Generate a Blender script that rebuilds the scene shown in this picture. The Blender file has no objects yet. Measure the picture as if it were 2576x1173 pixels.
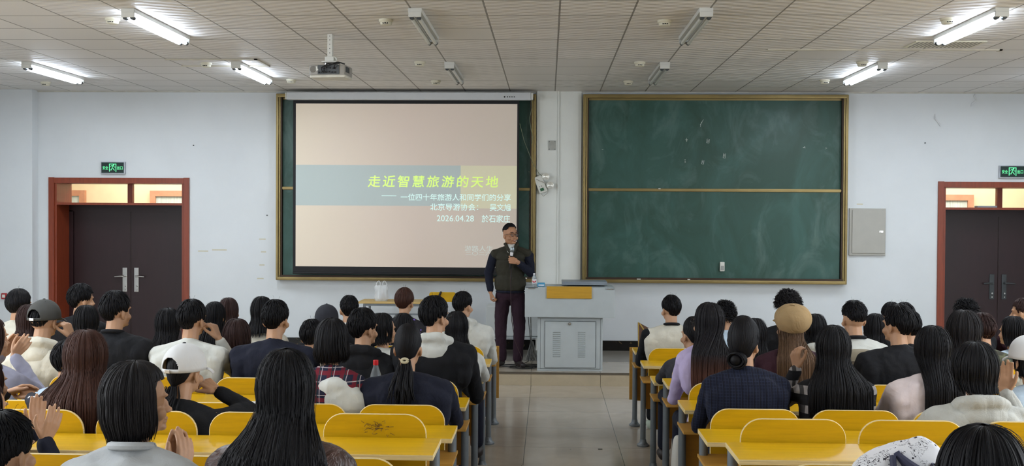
import bpy, bmesh, math, random
import numpy as np
from mathutils import Vector, Matrix, Euler

# ------------------------------------------------------------------ camera
SC = bpy.context.scene
COL = SC.collection
PI = math.pi
IMG_W, IMG_H, FPX = 2576, 1173, 2617.3
CAM_Z, YAW, PITCH, ROLL = 1.966, -0.03441, -0.017, 0.00588
_cy, _sy, _cp, _sp = math.cos(YAW), math.sin(YAW), math.cos(PITCH), math.sin(PITCH)
FW = Vector((_sy*_cp, _cy*_cp, _sp)); _r = Vector((_cy, -_sy, 0)); _u = _r.cross(FW)
RT = _r*math.cos(ROLL) + _u*math.sin(ROLL)
UP = -_r*math.sin(ROLL) + _u*math.cos(ROLL)
cam_data = bpy.data.cameras.new('camera'); cam = bpy.data.objects.new('camera', cam_data); COL.objects.link(cam)
cam_data.sensor_width = 36; cam_data.lens = FPX/IMG_W*36; cam_data.clip_start = 0.05
cam.matrix_world = Matrix(((RT.x, UP.x, -FW.x, 0), (RT.y, UP.y, -FW.y, 0), (RT.z, UP.z, -FW.z, CAM_Z), (0, 0, 0, 1)))
SC.camera = cam

def ray(x, y): return RT*((x-IMG_W/2)/FPX) - UP*((y-IMG_H/2)/FPX) + FW
def atY(x, y, Y):
    d = ray(x, y); return Vector((0, 0, CAM_Z)) + d*(Y/d.y)
def atZ(x, y, Z):
    d = ray(x, y); return Vector((0, 0, CAM_Z)) + d*((Z-CAM_Z)/d.z)

# ------------------------------------------------------------------ world, light, exposure
SC.view_settings.view_transform = 'Standard'; SC.view_settings.look = 'None'
SC.view_settings.gamma = 1; SC.view_settings.exposure = 0.54
SC.view_settings.use_curve_mapping = False
SC.cycles.use_adaptive_sampling = True; SC.cycles.adaptive_threshold = 0.08; SC.cycles.max_bounces = 5; SC.cycles.diffuse_bounces = 3; SC.cycles.glossy_bounces = 2; SC.cycles.transmission_bounces = 4; SC.cycles.transparent_max_bounces = 8
wd = bpy.data.worlds.new('world'); SC.world = wd; wd.use_nodes = True
wd.node_tree.nodes['Background'].inputs[0].default_value = (0.75, 0.85, 1, 1)
wd.node_tree.nodes['Background'].inputs[1].default_value = 0.25

def area(name, loc, size, power, color, rot):
    l = bpy.data.lights.new(name, 'AREA'); l.shape = 'RECTANGLE'; l.size, l.size_y = size
    l.energy = power; l.color = color
    o = bpy.data.objects.new(name, l); COL.objects.link(o); o.location = loc; o.rotation_euler = rot
    return o
COOL = (0.86, 0.94, 1.0)
LIT_X = (-5.75, -3.42, 3.57, 5.90)
CEIL = 3.629
# added side lamps out of view, imitating window daylight to brighten the audience
area('window_daylight_left', (-7.55, 3.6, 2.0), (7.5, 1.7), 300, (0.92, 0.96, 1.0), (0, -PI/2, 0))
area('window_daylight_right', (7.75, 3.6, 2.0), (7.5, 1.7), 300, (0.92, 0.96, 1.0), (0, PI/2, 0))
# the rest of the lit tubes of the room, one light under each lit fitting
for lx in LIT_X:
    for ly in (9.02, 11.95, 6.1, 3.2, 0.3, -2.6):
        area('tube_light', (lx, ly, CEIL-0.135), (0.14, 1.2), 17, COOL, (0, 0, 0))
# corridor beyond the doors
for cx_ in (-5.8, 6.1):
    area('corridor_light', (cx_, 15.5, 3.2), (2.8, 1.2), 62, (1.0, 0.95, 0.86), (0, 0, 0))

# ------------------------------------------------------------------ materials
def lin(c):
    return tuple(((v/255)/12.92 if v/255 <= 0.04045 else ((v/255+0.055)/1.055)**2.4) for v in c)
MATS = {}
class NT:
    def __init__(s, m): s.t = m.node_tree; s.n = s.t.nodes; s.l = s.t.links; s.b = s.n['Principled BSDF']
    def add(s, typ, **kw):
        n = s.n.new(typ)
        for k, v in kw.items(): setattr(n, k, v)
        return n
    def link(s, a, b): s.l.new(a, b)
    def coord(s, scale=(1, 1, 1), out='Object'):
        tc = s.add('ShaderNodeTexCoord'); mp = s.add('ShaderNodeMapping'); mp.inputs['Scale'].default_value = scale
        s.link(tc.outputs[out], mp.inputs['Vector']); return mp.outputs['Vector']
    def noise(s, scale, detail=4, vec=None, rough=0.5, dist=0):
        n = s.add('ShaderNodeTexNoise'); n.inputs['Scale'].default_value = scale; n.inputs['Detail'].default_value = detail
        n.inputs['Roughness'].default_value = rough; n.inputs['Distortion'].default_value = dist
        if vec is not None: s.link(vec, n.inputs['Vector'])
        return n.outputs['Fac']
    def ramp(s, fac, stops):
        r = s.add('ShaderNodeValToRGB'); e = r.color_ramp.elements
        while len(e) > 1: e.remove(e[-1])
        e[0].position = stops[0][0]; e[0].color = (*stops[0][1], 1)
        for p, c in stops[1:]:
            x = e.new(p); x.color = (*c, 1)
        s.link(fac, r.inputs['Fac']); return r.outputs['Color']
    def mix(s, fac, a, b):
        m = s.add('ShaderNodeMix', data_type='RGBA')
        if hasattr(fac, 'node'): s.link(fac, m.inputs[0])
        else: m.inputs[0].default_value = fac
        for i, v in ((6, a), (7, b)):
            if hasattr(v, 'node'): s.link(v, m.inputs[i])
            else: m.inputs[i].default_value = (*v, 1)
        return m.outputs[2]
    def math(s, op, a, b=None, c=None):
        m = s.add('ShaderNodeMath', operation=op)
        for i, v in enumerate((a, b, c)):
            if v is None: continue
            if hasattr(v, 'node'): s.link(v, m.inputs[i])
            else: m.inputs[i].default_value = v
        return m.outputs[0]
    def sep(s, vec):
        x = s.add('ShaderNodeSeparateXYZ'); s.link(vec, x.inputs[0]); return x.outputs
    def bump(s, h, strength=0.3, dist=0.01):
        b = s.add('ShaderNodeBump'); b.inputs['Strength'].default_value = strength; b.inputs['Distance'].default_value = dist
        s.link(h, b.inputs['Height']); s.link(b.outputs[0], s.b.inputs['Normal'])
def newmat(name, color=(.8, .8, .8), rough=.6, metal=0, spec=.5):
    m = bpy.data.materials.new(name); m.use_nodes = True; t = NT(m)
    t.b.inputs['Base Color'].default_value = (*color, 1); t.b.inputs['Roughness'].default_value = rough
    t.b.inputs['Metallic'].default_value = metal; t.b.inputs['Specular IOR Level'].default_value = spec
    MATS[name] = m; return m, t
def plain(name, rgb, rough=.6, metal=0, spec=.5, var=.12, scale=8, bump=0, bscale=60):
    """flat-coloured surface with a little procedural unevenness"""
    if name in MATS: return MATS[name]
    c = lin(rgb); m, t = newmat(name, c, rough, metal, spec)
    v = t.coord()
    if var:
        f = t.noise(scale, 3, v)
        t.link(t.ramp(f, [(.3, tuple(x*(1-var) for x in c)), (.7, tuple(min(1, x*(1+var)) for x in c))]), t.b.inputs['Base Color'])
    if bump: t.bump(t.noise(bscale, 3, v), bump, .004)
    return m
def emis(name, rgb, strength):
    m, t = newmat(name, lin(rgb), .5); t.b.inputs['Emission Color'].default_value = (*lin(rgb), 1)
    t.b.inputs['Emission Strength'].default_value = strength; return m

def wood(name, rgb, rough=.35, axis=(1, 14, 14), var=.1, spec=.5):
    c = lin(rgb); m, t = newmat(name, c, rough, 0, spec)
    v = t.coord(axis); f = t.noise(3, 5, v, .6, .6)
    t.link(t.ramp(f, [(.3, tuple(x*(1-var) for x in c)), (.7, tuple(min(1, x*(1+var)) for x in c))]), t.b.inputs['Base Color'])
    return m
M_DESK = wood('desk_yellow_wood', (211, 166, 12), .36)
M_PLYEDGE = wood('plywood_edge', (226, 202, 146), .6, (2, 2, 220), .3)
M_SHELF = wood('shelf_wood', (188, 140, 58), .5)
M_PANEL = wood('panel_wood', (176, 118, 22), .5)  # same yellow desk wood, browned: its shade is put into the colour
M_LIGHTWOOD = wood('table_wood', (196, 166, 105), .45)
M_PODWOOD = wood('podium_wood', (196, 150, 44), .4)
M_GREY = plain('grey_steel', (120, 127, 133), .45, .3, var=.08)
M_DKSTEEL = plain('dark_steel', (70, 74, 76), .5, .4)
M_MAHOG = wood('mahogany_frame', (132, 56, 30), .38, (10, 10, 1), .16)
M_DOOR = wood('door_dark_red', (40, 18, 22), .42, (6, 6, 1), .12)
M_CHROME = plain('satin_chrome', (190, 188, 184), .25, .95, var=.03)
M_BLACK = plain('black_plastic', (18, 18, 20), .5)
M_WHITEP = plain('white_plastic', (215, 214, 205), .45, var=.04)
M_PODIUM = plain('podium_grey_paint', (182, 190, 192), .45, 0, var=.03)
M_PODDARK = plain('podium_seam', (70, 76, 80), .6)
M_GREENB = None

def mk_wall():
    c = lin((222, 226, 228)); m, t = newmat('white_wall_paint', c, .75, 0, .3)
    v = t.coord(); f = t.noise(1.6, 6, v, .6)
    g = t.noise(14, 5, t.coord((1, 1, .35)), .7)
    a = t.ramp(f, [(.3, tuple(x*.95 for x in c)), (.65, c)])
    s = t.math('GREATER_THAN', g, .735)
    t.link(t.mix(t.math('MULTIPLY', s, .10), a, lin((170, 165, 150))), t.b.inputs['Base Color'])
    t.bump(t.noise(90, 3, v), .12, .003)
    return m
M_WALL = mk_wall()
M_WALL2 = plain('cream_wall_paint', (228, 230, 224), .75, var=.03, scale=3, bump=.1)
M_CORR = plain('corridor_cream_paint', (234, 218, 182), .8, var=.03)
M_PINKF = plain('corridor_pink_frame', (196, 140, 110), .6)

def mk_ceiling():
    c = lin((224, 221, 216)); m, t = newmat('ceiling_tiles', c, .55, 0, .5)
    v = t.coord(); X, Y, Z = t.sep(v)
    u = t.math('DIVIDE', t.math('SUBTRACT', X, .0847), .6); w = t.math('DIVIDE', t.math('SUBTRACT', Y, 8.067), .6)
    fu = t.math('ABSOLUTE', t.math('SUBTRACT', t.math('FRACT', t.math('ADD', u, 100.5)), .5))
    fw = t.math('ABSOLUTE', t.math('SUBTRACT', t.math('FRACT', t.math('ADD', w, 100.5)), .5))
    lu = t.math('LESS_THAN', fu, .0115); lw = t.math('LESS_THAN', fw, .0105)
    # white T-bar seen inside the dark shadow gap along the room
    bar = t.math('LESS_THAN', fu, .004)
    line = t.math('MAXIMUM', lu, lw)
    cell = t.add('ShaderNodeCombineXYZ'); t.link(t.math('FLOOR', u), cell.inputs[0]); t.link(t.math('FLOOR', w), cell.inputs[1])
    wn = t.add('ShaderNodeTexWhiteNoise', noise_dimensions='2D'); t.link(cell.outputs[0], wn.inputs['Vector'])
    tone = t.ramp(wn.outputs['Value'], [(0, tuple(x*.93 for x in c)), (1, tuple(x*1.04 for x in c))])
    grime = t.noise(.8, 4, v); tone = t.mix(t.math('MULTIPLY', grime, .25), tone, tuple(x*.8 for x in c))
    col = t.mix(line, tone, lin((100, 95, 88))); col = t.mix(t.math('MULTIPLY', bar, .55), col, lin((190, 186, 176)))
    t.link(col, t.b.inputs['Base Color'])
    # pressed wave relief; some columns and the last row are smooth tiles
    i = t.math('FLOOR', u)
    def between(a, b): return t.math('MULTIPLY', t.math('GREATER_THAN', i, a-.5), t.math('LESS_THAN', i, b+.5))
    smooth = t.math('MAXIMUM', between(-9, -8), between(7, 8))
    smooth = t.math('MAXIMUM', smooth, t.math('GREATER_THAN', Y, 13.46))
    smooth = t.math('MAXIMUM', smooth, t.math('MULTIPLY', t.math('LESS_THAN', wn.outputs['Value'], .06), 1))
    n = t.math('MULTIPLY', t.noise(3, 2, v), 2.5)
    h = t.math('MULTIPLY', t.math('SINE', t.math('ADD', t.math('MULTIPLY', Y, 2*PI/.13), n)), t.math('COSINE', t.math('ADD', t.math('MULTIPLY', X, 2*PI/.28), t.math('MULTIPLY', n, .6))))
    h = t.math('MULTIPLY', h, t.math('SUBTRACT', 1, smooth))
    h = t.math('SUBTRACT', h, t.math('MULTIPLY', line, 2))
    t.bump(h, .8, .010)
    return m
M_CEIL = mk_ceiling()

def mk_floor():
    c = lin((186, 174, 158)); m, t = newmat('polished_beige_tile', c, .14, 0, .5)
    v = t.coord(); X, Y, Z = t.sep(v)
    u = t.math('DIVIDE', t.math('ADD', X, .183), .8); w = t.math('DIVIDE', t.math('SUBTRACT', Y, 11.2), .8)
    fu = t.math('ABSOLUTE', t.math('SUBTRACT', t.math('FRACT', t.math('ADD', u, 100.5)), .5))
    fw = t.math('ABSOLUTE', t.math('SUBTRACT', t.math('FRACT', t.math('ADD', w, 100.5)), .5))
    line = t.math('MAXIMUM', t.math('LESS_THAN', fu, .0035), t.math('LESS_THAN', fw, .003))
    f = t.noise(2.2, 6, v, .6, 1.0)
    base = t.ramp(f, [(.3, tuple(x*.88 for x in c)), (.7, tuple(x*1.06 for x in c))])
    t.link(t.mix(line, base, lin((96, 88, 76))), t.b.inputs['Base Color'])
    r = t.add('ShaderNodeMapRange'); t.link(t.noise(1.3, 5, v), r.inputs[0]); r.inputs[3].default_value = .10; r.inputs[4].default_value = .24
    t.link(r.outputs[0], t.b.inputs['Roughness'])
    return m
M_FLOOR = mk_floor()
M_RISER = wood('beige_riser_tile', (188, 175, 150), .3, (3, 3, 3), .06)
M_GREYFL = wood('grey_platform_tile', (128, 122, 112), .3, (2, 10, 2), .12)
M_GAP = plain('tile_joint', (96, 88, 76), .8)

def mk_marble():
    m, t = newmat('black_marble', lin((16, 16, 16)), .2)
    v = t.coord(); n = t.noise(9, 8, v, .65, 1.5)
    t.link(t.ramp(n, [(.55, lin((14, 15, 15))), (.62, lin((30, 27, 22))), (.66, lin((110, 95, 65))), (.68, lin((20, 20, 18)))]), t.b.inputs['Base Color'])
    return m
M_MARBLE = mk_marble()

def mk_board():
    c = lin((33, 74, 62)); m, t = newmat('green_chalkboard', c, .42, 0, .4)
    v = t.coord(); big = t.noise(1.1, 5, t.coord((1.3, 1, .8)), .6, 1.2)
    st = t.noise(1.7, 6, t.coord((1.5, 1, .8)), .6, 1.4)
    a = t.ramp(big, [(.35, lin((36, 70, 58))), (.7, lin((54, 92, 84)))])
    s = t.ramp(st, [(.5, (0, 0, 0)), (.8, (1, 1, 1))])
    sm = t.math('MULTIPLY', s, .22)
    t.link(t.mix(sm, a, lin((150, 172, 168))), t.b.inputs['Base Color'])
    return m
M_BOARD = mk_board()
M_GOLD = plain('bronze_aluminium', (140, 122, 78), .35, .6, var=.12, scale=3)
M_DKFRAME = plain('dark_bronze', (62, 46, 34), .5, .4)
M_CHALK = plain('chalk_white', (205, 215, 208), .9)

# ------------------------------------------------------------------ mesh helpers
class MB:
    """collects polygons (with material slots) and links them as one mesh object"""
    def __init__(s): s.v = []; s.f = []; s.m = []
    def add(s, vs, fs, mi=0):
        o = len(s.v); s.v += [tuple(p) for p in vs]; s.f += [tuple(i+o for i in f) for f in fs]; s.m += [mi]*len(fs); return s
    def box(s, x0, x1, y0, y1, z0, z1, mi=0, bev=0):
        if bev <= 0:
            vs = [(x, y, z) for x in (x0, x1) for y in (y0, y1) for z in (z0, z1)]
            return s.add(vs, [(0, 1, 3, 2), (4, 6, 7, 5), (0, 4, 5, 1), (2, 3, 7, 6), (0, 2, 6, 4), (1, 5, 7, 3)], mi)
        bm = bmesh.new(); bmesh.ops.create_cube(bm, size=1)
        for p in bm.verts: p.co = Vector((x0+(p.co.x+.5)*(x1-x0), y0+(p.co.y+.5)*(y1-y0), z0+(p.co.z+.5)*(z1-z0)))
        bmesh.ops.bevel(bm, geom=bm.edges[:], offset=bev, segments=2, affect='EDGES', profile=.7)
        return s.bm(bm, mi)
    def bm(s, bm, mi=0):
        bm.verts.index_update(); s.add([p.co[:] for p in bm.verts], [[q.index for q in f.verts] for f in bm.faces], mi); bm.free(); return s
    def tube(s, pts, r, n=10, mi=0, cap=True):
        pts = [Vector(p) for p in pts]; rs = r if isinstance(r, (list, tuple)) else [r]*len(pts)
        vs = []; fs = []; prev = None
        for i, p in enumerate(pts):
            t = (pts[min(i+1, len(pts)-1)]-pts[max(i-1, 0)]).normalized()
            a = prev if prev is not None else (Vector((0, 0, 1)) if abs(t.z) < .9 else Vector((1, 0, 0)))
            a = (a - t*a.dot(t)); a.normalize(); b = t.cross(a); prev = a
            for k in range(n):
                th = 2*PI*k/n; vs.append(p + (a*math.cos(th)+b*math.sin(th))*rs[i])
        for i in range(len(pts)-1):
            for k in range(n):
                fs.append((i*n+k, i*n+(k+1) % n, (i+1)*n+(k+1) % n, (i+1)*n+k))
        if cap: fs += [tuple(range(n))[::-1], tuple(range((len(pts)-1)*n, len(pts)*n))]
        return s.add(vs, fs, mi)
    def lathe(s, prof, c=(0, 0, 0), n=20, mi=0, axis='z', sy=1):
        vs = []; fs = []
        for r, h in prof:
            for k in range(n):
                th = 2*PI*k/n; x, y = r*math.cos(th), r*math.sin(th)*sy
                p = {'z': (x, y, h), 'y': (x, h, y), 'x': (h, x, y)}[axis]; vs.append((p[0]+c[0], p[1]+c[1], p[2]+c[2]))
        for i in range(len(prof)-1):
            for k in range(n): fs.append((i*n+k, i*n+(k+1) % n, (i+1)*n+(k+1) % n, (i+1)*n+k))
        fs += [tuple(range(n))[::-1], tuple(range((len(prof)-1)*n, len(prof)*n))]
        return s.add(vs, fs, mi)
    def quad(s, a, b, c, d, mi=0): return s.add([a, b, c, d], [(0, 1, 2, 3)], mi)
    def prism(s, outline, y0, y1, mi=0, emi=None):
        """outline in x,z extruded along y; edge faces may take a second material"""
        n = len(outline); vs = [(x, y0, z) for x, z in outline]+[(x, y1, z) for x, z in outline]
        s.add(vs, [tuple(range(n)), tuple(range(n, 2*n))[::-1]], mi)
        o = len(s.v)-2*n
        for i in range(n):
            s.f.append((o+i, o+n+i, o+n+(i+1) % n, o+(i+1) % n)); s.m.append(mi if emi is None else emi)
        return s
    def build(s, name, mats, parent=None, smooth=False, loc=None):
        me = bpy.data.meshes.new(name); me.from_pydata([tuple(p) for p in s.v], [], s.f)
        if not isinstance(mats, (list, tuple)): mats = [mats]
        for m in mats: me.materials.append(m)
        if len(mats) > 1: me.polygons.foreach_set('material_index', s.m)
        if smooth: me.polygons.foreach_set('use_smooth', [True]*len(me.polygons))
        bm = bmesh.new(); bm.from_mesh(me); bmesh.ops.recalc_face_normals(bm, faces=bm.faces); bm.to_mesh(me); bm.free()
        if smooth:
            try: me.set_sharp_from_angle(angle=math.radians(40))
            except Exception: pass
        o = bpy.data.objects.new(name, me); COL.objects.link(o)
        if parent is not None: o.parent = parent
        if loc is not None: o.location = loc
        return o
def empty(name, loc=(0, 0, 0), rz=0):
    o = bpy.data.objects.new(name, None); COL.objects.link(o); o.location = loc; o.rotation_euler = (0, 0, rz); o.empty_display_size = .1; return o
def tag(o, label, cat, group=None, kind=None):
    o['label'] = label; o['category'] = cat
    if group: o['group'] = group
    if kind: o['kind'] = kind
    return o
def struct(o, label=None):
    o['kind'] = 'structure'
    if label: o['label'] = label
    return o
def text_mesh(name, body, size, mat, loc, parent=None, align='LEFT', off=0, shear=0, extrude=.0008, width=None, xs=1, rot=(PI/2, 0, 0)):
    cu = bpy.data.curves.new(name+'_curve', 'FONT'); cu.body = body; cu.size = size; cu.align_x = align
    cu.offset = off; cu.shear = shear; cu.extrude = extrude; cu.resolution_u = 3; cu.space_character = xs
    t = bpy.data.objects.new(name+'_tmp', cu); COL.objects.link(t)
    dg = bpy.context.evaluated_depsgraph_get(); me = bpy.data.meshes.new_from_object(t.evaluated_get(dg), depsgraph=dg)
    bpy.data.objects.remove(t); bpy.data.curves.remove(cu)
    me.materials.clear(); me.materials.append(mat)
    if width and len(me.vertices):
        xsv = [p.co.x for p in me.vertices]; k = width/(max(xsv)-min(xsv)); x0 = min(xsv)
        for p in me.vertices: p.co.x = (p.co.x-x0)*k
    o = bpy.data.objects.new(name, me); COL.objects.link(o)
    if parent is not None: o.parent = parent
    o.location = loc; o.rotation_euler = rot; return o

# ------------------------------------------------------------------ the room
WY = 14.0; PZ = .155; PY = 12.0
RNG = random.Random(7)
# tiers: the floor rises by one step after every three rows
TIERS = [(7.66, 12.0, 0.0), (5.09, 7.66, .115), (2.52, 5.09, .23), (-4.0, 2.52, .345)]
fl = MB()
for y0, y1, z in TIERS: fl.box(-7.8, 8.0, y0, y1, z-.2 if z else -.2, z)
struct(fl.build('floor', M_FLOOR))
pf = MB(); pf.box(-4.9, 5.1, PY+.012, WY, -.1, PZ-.012, 0)
pf.box(-4.9, 5.1, PY-.012, PY+.012, PZ-.022, PZ-.008, 2)
pf.box(-4.9, 5.1, PY+.0, 12.90, PZ-.011, PZ, 1); pf.box(-4.9, 5.1, 12.90, WY, PZ-.011, PZ, 3)
for i in range(-6, 7):
    xa, xb = -.183+.8*i+.002, -.183+.8*(i+1)-.002
    xa, xb = max(xa, -4.9), min(xb, 5.1)
    if xb > xa: pf.box(xa, xb, PY-.004, PY+.012, 0, PZ-.022, 4)
struct(pf.build('floor_platform', [M_GAP, M_FLOOR, M_GAP, M_GREYFL, M_RISER]))
fb = MB(); fb.box(-7.8, -4.9, PY, WY+2.6, -.2, 0); fb.box(5.1, 8.0, PY, WY+2.6, -.2, 0)
struct(fb.build('floor_sides', M_FLOOR))
cl = MB(); cl.box(-7.8, 8.0, -4.0, WY, CEIL, CEIL+.1); struct(cl.build('ceiling', M_CEIL))
# front wall with two door openings
DL = (-6.74, -4.95, 2.40); DR = (5.245, 7.03, 2.40)
wf = MB()
for x0, x1, z0, z1 in ((-7.8, DL[0], 0, CEIL), (DL[0], DL[1], DL[2], CEIL), (DL[1], DR[0], 0, CEIL), (DR[0], DR[1], DR[2], CEIL), (DR[1], 8.0, 0, CEIL)):
    wf.box(x0, x1, WY, WY+.45, z0, z1)
struct(wf.build('wall_front', M_WALL))
struct(MB().box(-7.8, -7.6, -4, WY, 0, CEIL).build('wall_left', M_WALL))
struct(MB().box(7.8, 8.0, -4, WY, 0, CEIL).build('wall_right', M_WALL))
struct(MB().box(-7.8, 8.0, -4.2, -4, 0, CEIL).build('wall_back', M_WALL))
struct(MB().box(-7.62, -6.965, WY-.17, WY, 0, CEIL, bev=.006).build('wall_pilaster', M_WALL))
struct(MB().box(-.155, .125, WY-.05, WY, PZ, CEIL).box(.125, .14, WY-.062, WY, PZ, CEIL).box(.14, .44, WY-.03, WY, PZ, CEIL).build('wall_column', M_WALL2))
for n_, a, b in (('left', DL[1]+.0, -4.9), ('middle', -4.9, 5.1), ('right', 5.1, DR[0])):
    z = PZ if n_ == 'middle' else 0
    struct(MB().box(a, b, WY-.018, WY, z, z+.135).build('baseboard_'+n_, M_MARBLE))
struct(MB().box(-6.96, DL[0]-.07, WY-.018, WY, 0, .135).build('baseboard_far_left', M_MARBLE))
# ceiling angle trim above the wall
struct(MB().box(-7.6, 7.8, WY-.02, WY, CEIL-.018, CEIL).build('trim_1', plain('trim_cream', (196, 194, 184), .6)))

# double doors with transom, set deep in the wall
def door(num, x0, x1, top, mullion_off=0):
    e = empty('door_%d' % num, ((x0+x1)/2, WY, 0)); struct(e, 'dark red double door with mahogany frame and glazed transom')
    w = (x1-x0)/2; LY = .40
    fr = MB()
    for s in (-1, 1):
        fr.box(s*w-(.075 if s < 0 else 0), s*w+(.075 if s > 0 else 0), -.022, .03, 0, top+.05, bev=.004)
        fr.box(min(s*w, s*(w-.03)), max(s*w, s*(w-.03)), .0, .45, 0, top)
    fr.box(-w, w, -.018, .03, top-.03, top+.045, bev=.004); fr.box(-w, w, 0, .45, top-.03, top)
    fr.build('door_frame', M_MAHOG, e)
    MB().box(-w+.03, w-.03, .0, .44, 2.075, 2.105).build('transom_rail', M_MAHOG, e)
    MB().box(-.035, .035, LY-.03, LY+.03, 2.105, top-.03).build('transom_mullion', M_MAHOG, e)
    g, t = newmat('transom_glass_%d' % num, (1, 1, 1), .02); t.b.inputs['Transmission Weight'].default_value = 1; t.b.inputs['IOR'].default_value = 1.02
    for s in (-1, 1):
        MB().box(min(s*.035, s*(w-.03)), max(s*.035, s*(w-.03)), LY, LY+.005, 2.105, top-.03).build('transom_pane', g, e)
    MB().box(-w+.03, w-.03, LY-.03, LY+.07, 1.985, 2.08).box(-w+.03, -w+.085, LY-.03, LY+.05, 0, 2.0).box(w-.085, w-.03, LY-.03, LY+.05, 0, 2.0).build('inner_frame', M_DOOR, e)
    for s in (-1, 1):
        a, b = sorted((s*.003, s*(w-.087)))
        lf = MB().box(a, b, LY, LY+.045, .01, 1.997, bev=.003)
        d = lf.build('door_leaf', M_DOOR, e)
        a2, b2 = sorted((s*.05, s*.115))
        hp = MB().box(a2, b2, LY-.012, LY, .86, 1.20, 0, bev=.006)
        h = hp.build('lock_plate', M_DKSTEEL if num == 2 else M_CHROME, d)
        hh = MB().tube([(s*.083, LY-.01, 1.08), (s*.083, LY-.055, 1.08)], .011)
        hh.tube([(s*.083, LY-.055, 1.08), (s*.12, LY-.06, 1.082), (s*.21, LY-.055, 1.075)], [.011, .012, .009])
        hh.build('door_handle', M_CHROME if num == 1 else M_DKSTEEL, h, smooth=True)
        MB().lathe([(.0, -.016), (.012, -.016), (.014, 0)], (s*.083, LY-.012, .94), 14, axis='y').lathe([(.0, -.012), (.009, -.012), (.011, 0)], (s*.083, LY-.012, .89), 14, axis='y').build('key_cylinder', M_CHROME, h, smooth=True)
    return e
door(1, DL[0], DL[1], DL[2]); door(2, DR[0], DR[1], DR[2])
# corridor behind the doors
for k, cx0 in ((1, -6.1), (2, 6.3)):
    c = MB().box(cx0-2.3, cx0+2.3, 16.6, 16.7, 0, 3.4).box(cx0-2.3, cx0+2.3, WY+.45, 16.6, 3.3, 3.4)
    c.box(cx0-2.4, cx0-2.3, WY+.45, 16.7, 0, 3.4).box(cx0+2.3, cx0+2.4, WY+.45, 16.7, 0, 3.4)
    struct(c.build('wall_corridor_%d' % k, M_CORR))
M_CURT = wood('curtain_pale', (196, 206, 200), .8, (26, 26, 1), .2)
def corridor_window(num, x, w, z0=1.0, z1=2.24):
    e = struct(empty('window_%d' % num, (x, 16.58, 0)))
    f = MB()
    for a, b, c, d in ((-w/2-.09, w/2+.09, z1, z1+.09), (-w/2-.09, w/2+.09, z0-.09, z0), (-w/2-.09, -w/2, z0, z1), (w/2, w/2+.09, z0, z1)): f.box(a, b, -.05, .02, c, d)
    f.build('window_frame', M_PINKF, e); MB().box(-w/2, w/2, -.02, .0, z0, z1).build('window_curtain', M_CURT, e)
def cwin(num, pa, pb):
    a, b = atY(pa, 480, 16.55).x, atY(pb, 480, 16.55).x; corridor_window(num, (a+b)/2, b-a-.18, 1.0, 2.24)
cwin(1, 378, 560); cwin(2, 2250, 2449); cwin(3, 60, 214)
a = tag(MB().box(-.13, .13, -.05, .05, 0, .025, bev=.006).build('notebook', plain('notebook_grey', (150, 155, 160), .5)), 'thin grey notebook lying on the transom rail above the right door', 'notebook')
a.location = (5.86, WY+.15, 2.105)

# ------------------------------------------------------------------ chalkboards and projection screen
def chalkboard(name, x0, x1, z0, z1, label, zmid):
    Y = 13.92; e = tag(empty(name, ((x0+x1)/2, Y, z0)), label, 'chalkboard', 'green chalkboards on the front wall')
    w = (x1-x0)/2; h = z1-z0; zm = zmid-z0
    fr = MB()
    for s in (-1, 1):
        a, b = sorted((s*w, s*(w-.035))); fr.box(a, b, -.04, .06, 0, h, 0, bev=.012)
        a, b = sorted((s*(w-.038), s*(w-.06))); fr.box(a, b, -.03, .06, .04, h-.03, 0, bev=.006)
        a, b = sorted((s*(w-.062), s*(w-.078))); fr.box(a, b, -.02, .06, .04, h-.03, 1)
    fr.box(-w+.01, w-.01, -.04, .06, h-.05, h, 0, bev=.012)
    fr.box(-w+.01, w-.01, -.045, .06, 0, .045, 0, bev=.012); fr.box(-w+.05, w-.05, -.035, .06, .045, .07, 1)
    fr.build('board_frame', [M_GOLD, M_DKFRAME], e)
    # the upper leaf slides behind the lower one
    MB().box(-w+.078, w-.078, .035, .06, zm, h-.05).build('upper_writing_panel', M_BOARD, e)
    MB().box(-w+.085, w-.085, .015, .033, .07, zm).build('lower_writing_panel', M_BOARD, e)
    MB().box(-w+.078, w-.078, .0, .06, zm-.02, zm+.02, 0, bev=.004).box(-w+.078, w-.078, -.01, .0, zm-.008, zm+.01, 0).build('middle_rail', [M_GOLD], e)
    MB().box(-w+.078, w-.078, .025, .06, h-.075, h-.05).build('top_rail', M_GOLD, e)
    return e, w, h
lb, _, _ = chalkboard('chalkboard', -3.66, -.165, 1.075, 3.585, 'left green chalkboard largely hidden behind the pulled-down projection screen', 2.315)
rb, rw, rh = chalkboard('chalkboard', .46, 3.955, 1.075, 3.585, 'right green chalkboard left uncovered with chalk smears', 2.315)
rbx = rb.location.x
def chalk_mark(px, py, strokes, Y=13.95):
    p = atY(px, py, Y); m = MB()
    for pts in strokes:
        m.tube([(x*.8, 0, z*.8) for x, z in pts], .0024, 5)
    o = m.build('chalk_mark', M_CHALK, rb); o.location = (p.x-rbx, Y-rb.location.y, p.z-rb.location.z)
sq = [(-.022, -.03), (.018, -.034), (.026, .028), (-.014, .034), (-.022, -.03)]
chalk_mark(1781, 355, [sq, [(-.008, -.01), (.01, .012)], [(-.005, .012), (.008, -.012)]])
chalk_mark(1822, 392, [[(x*.9, z*1.2) for x, z in sq], [(-.015, 0), (.015, .005)], [(-.015, .018), (.015, .02)], [(-.01, -.02), (.012, -.015)]])
chalk_mark(1768, 408, [[(x*.8, z) for x, z in sq], [(-.01, -.01), (.01, -.008)], [(-.01, .01), (.01, .012)]])
chalk_mark(1727, 352, [[(-.02, 0), (0, .012), (.02, 0)], [(-.01, -.02), (.012, -.015)], [(0, .03), (.004, -.03)]])
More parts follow.
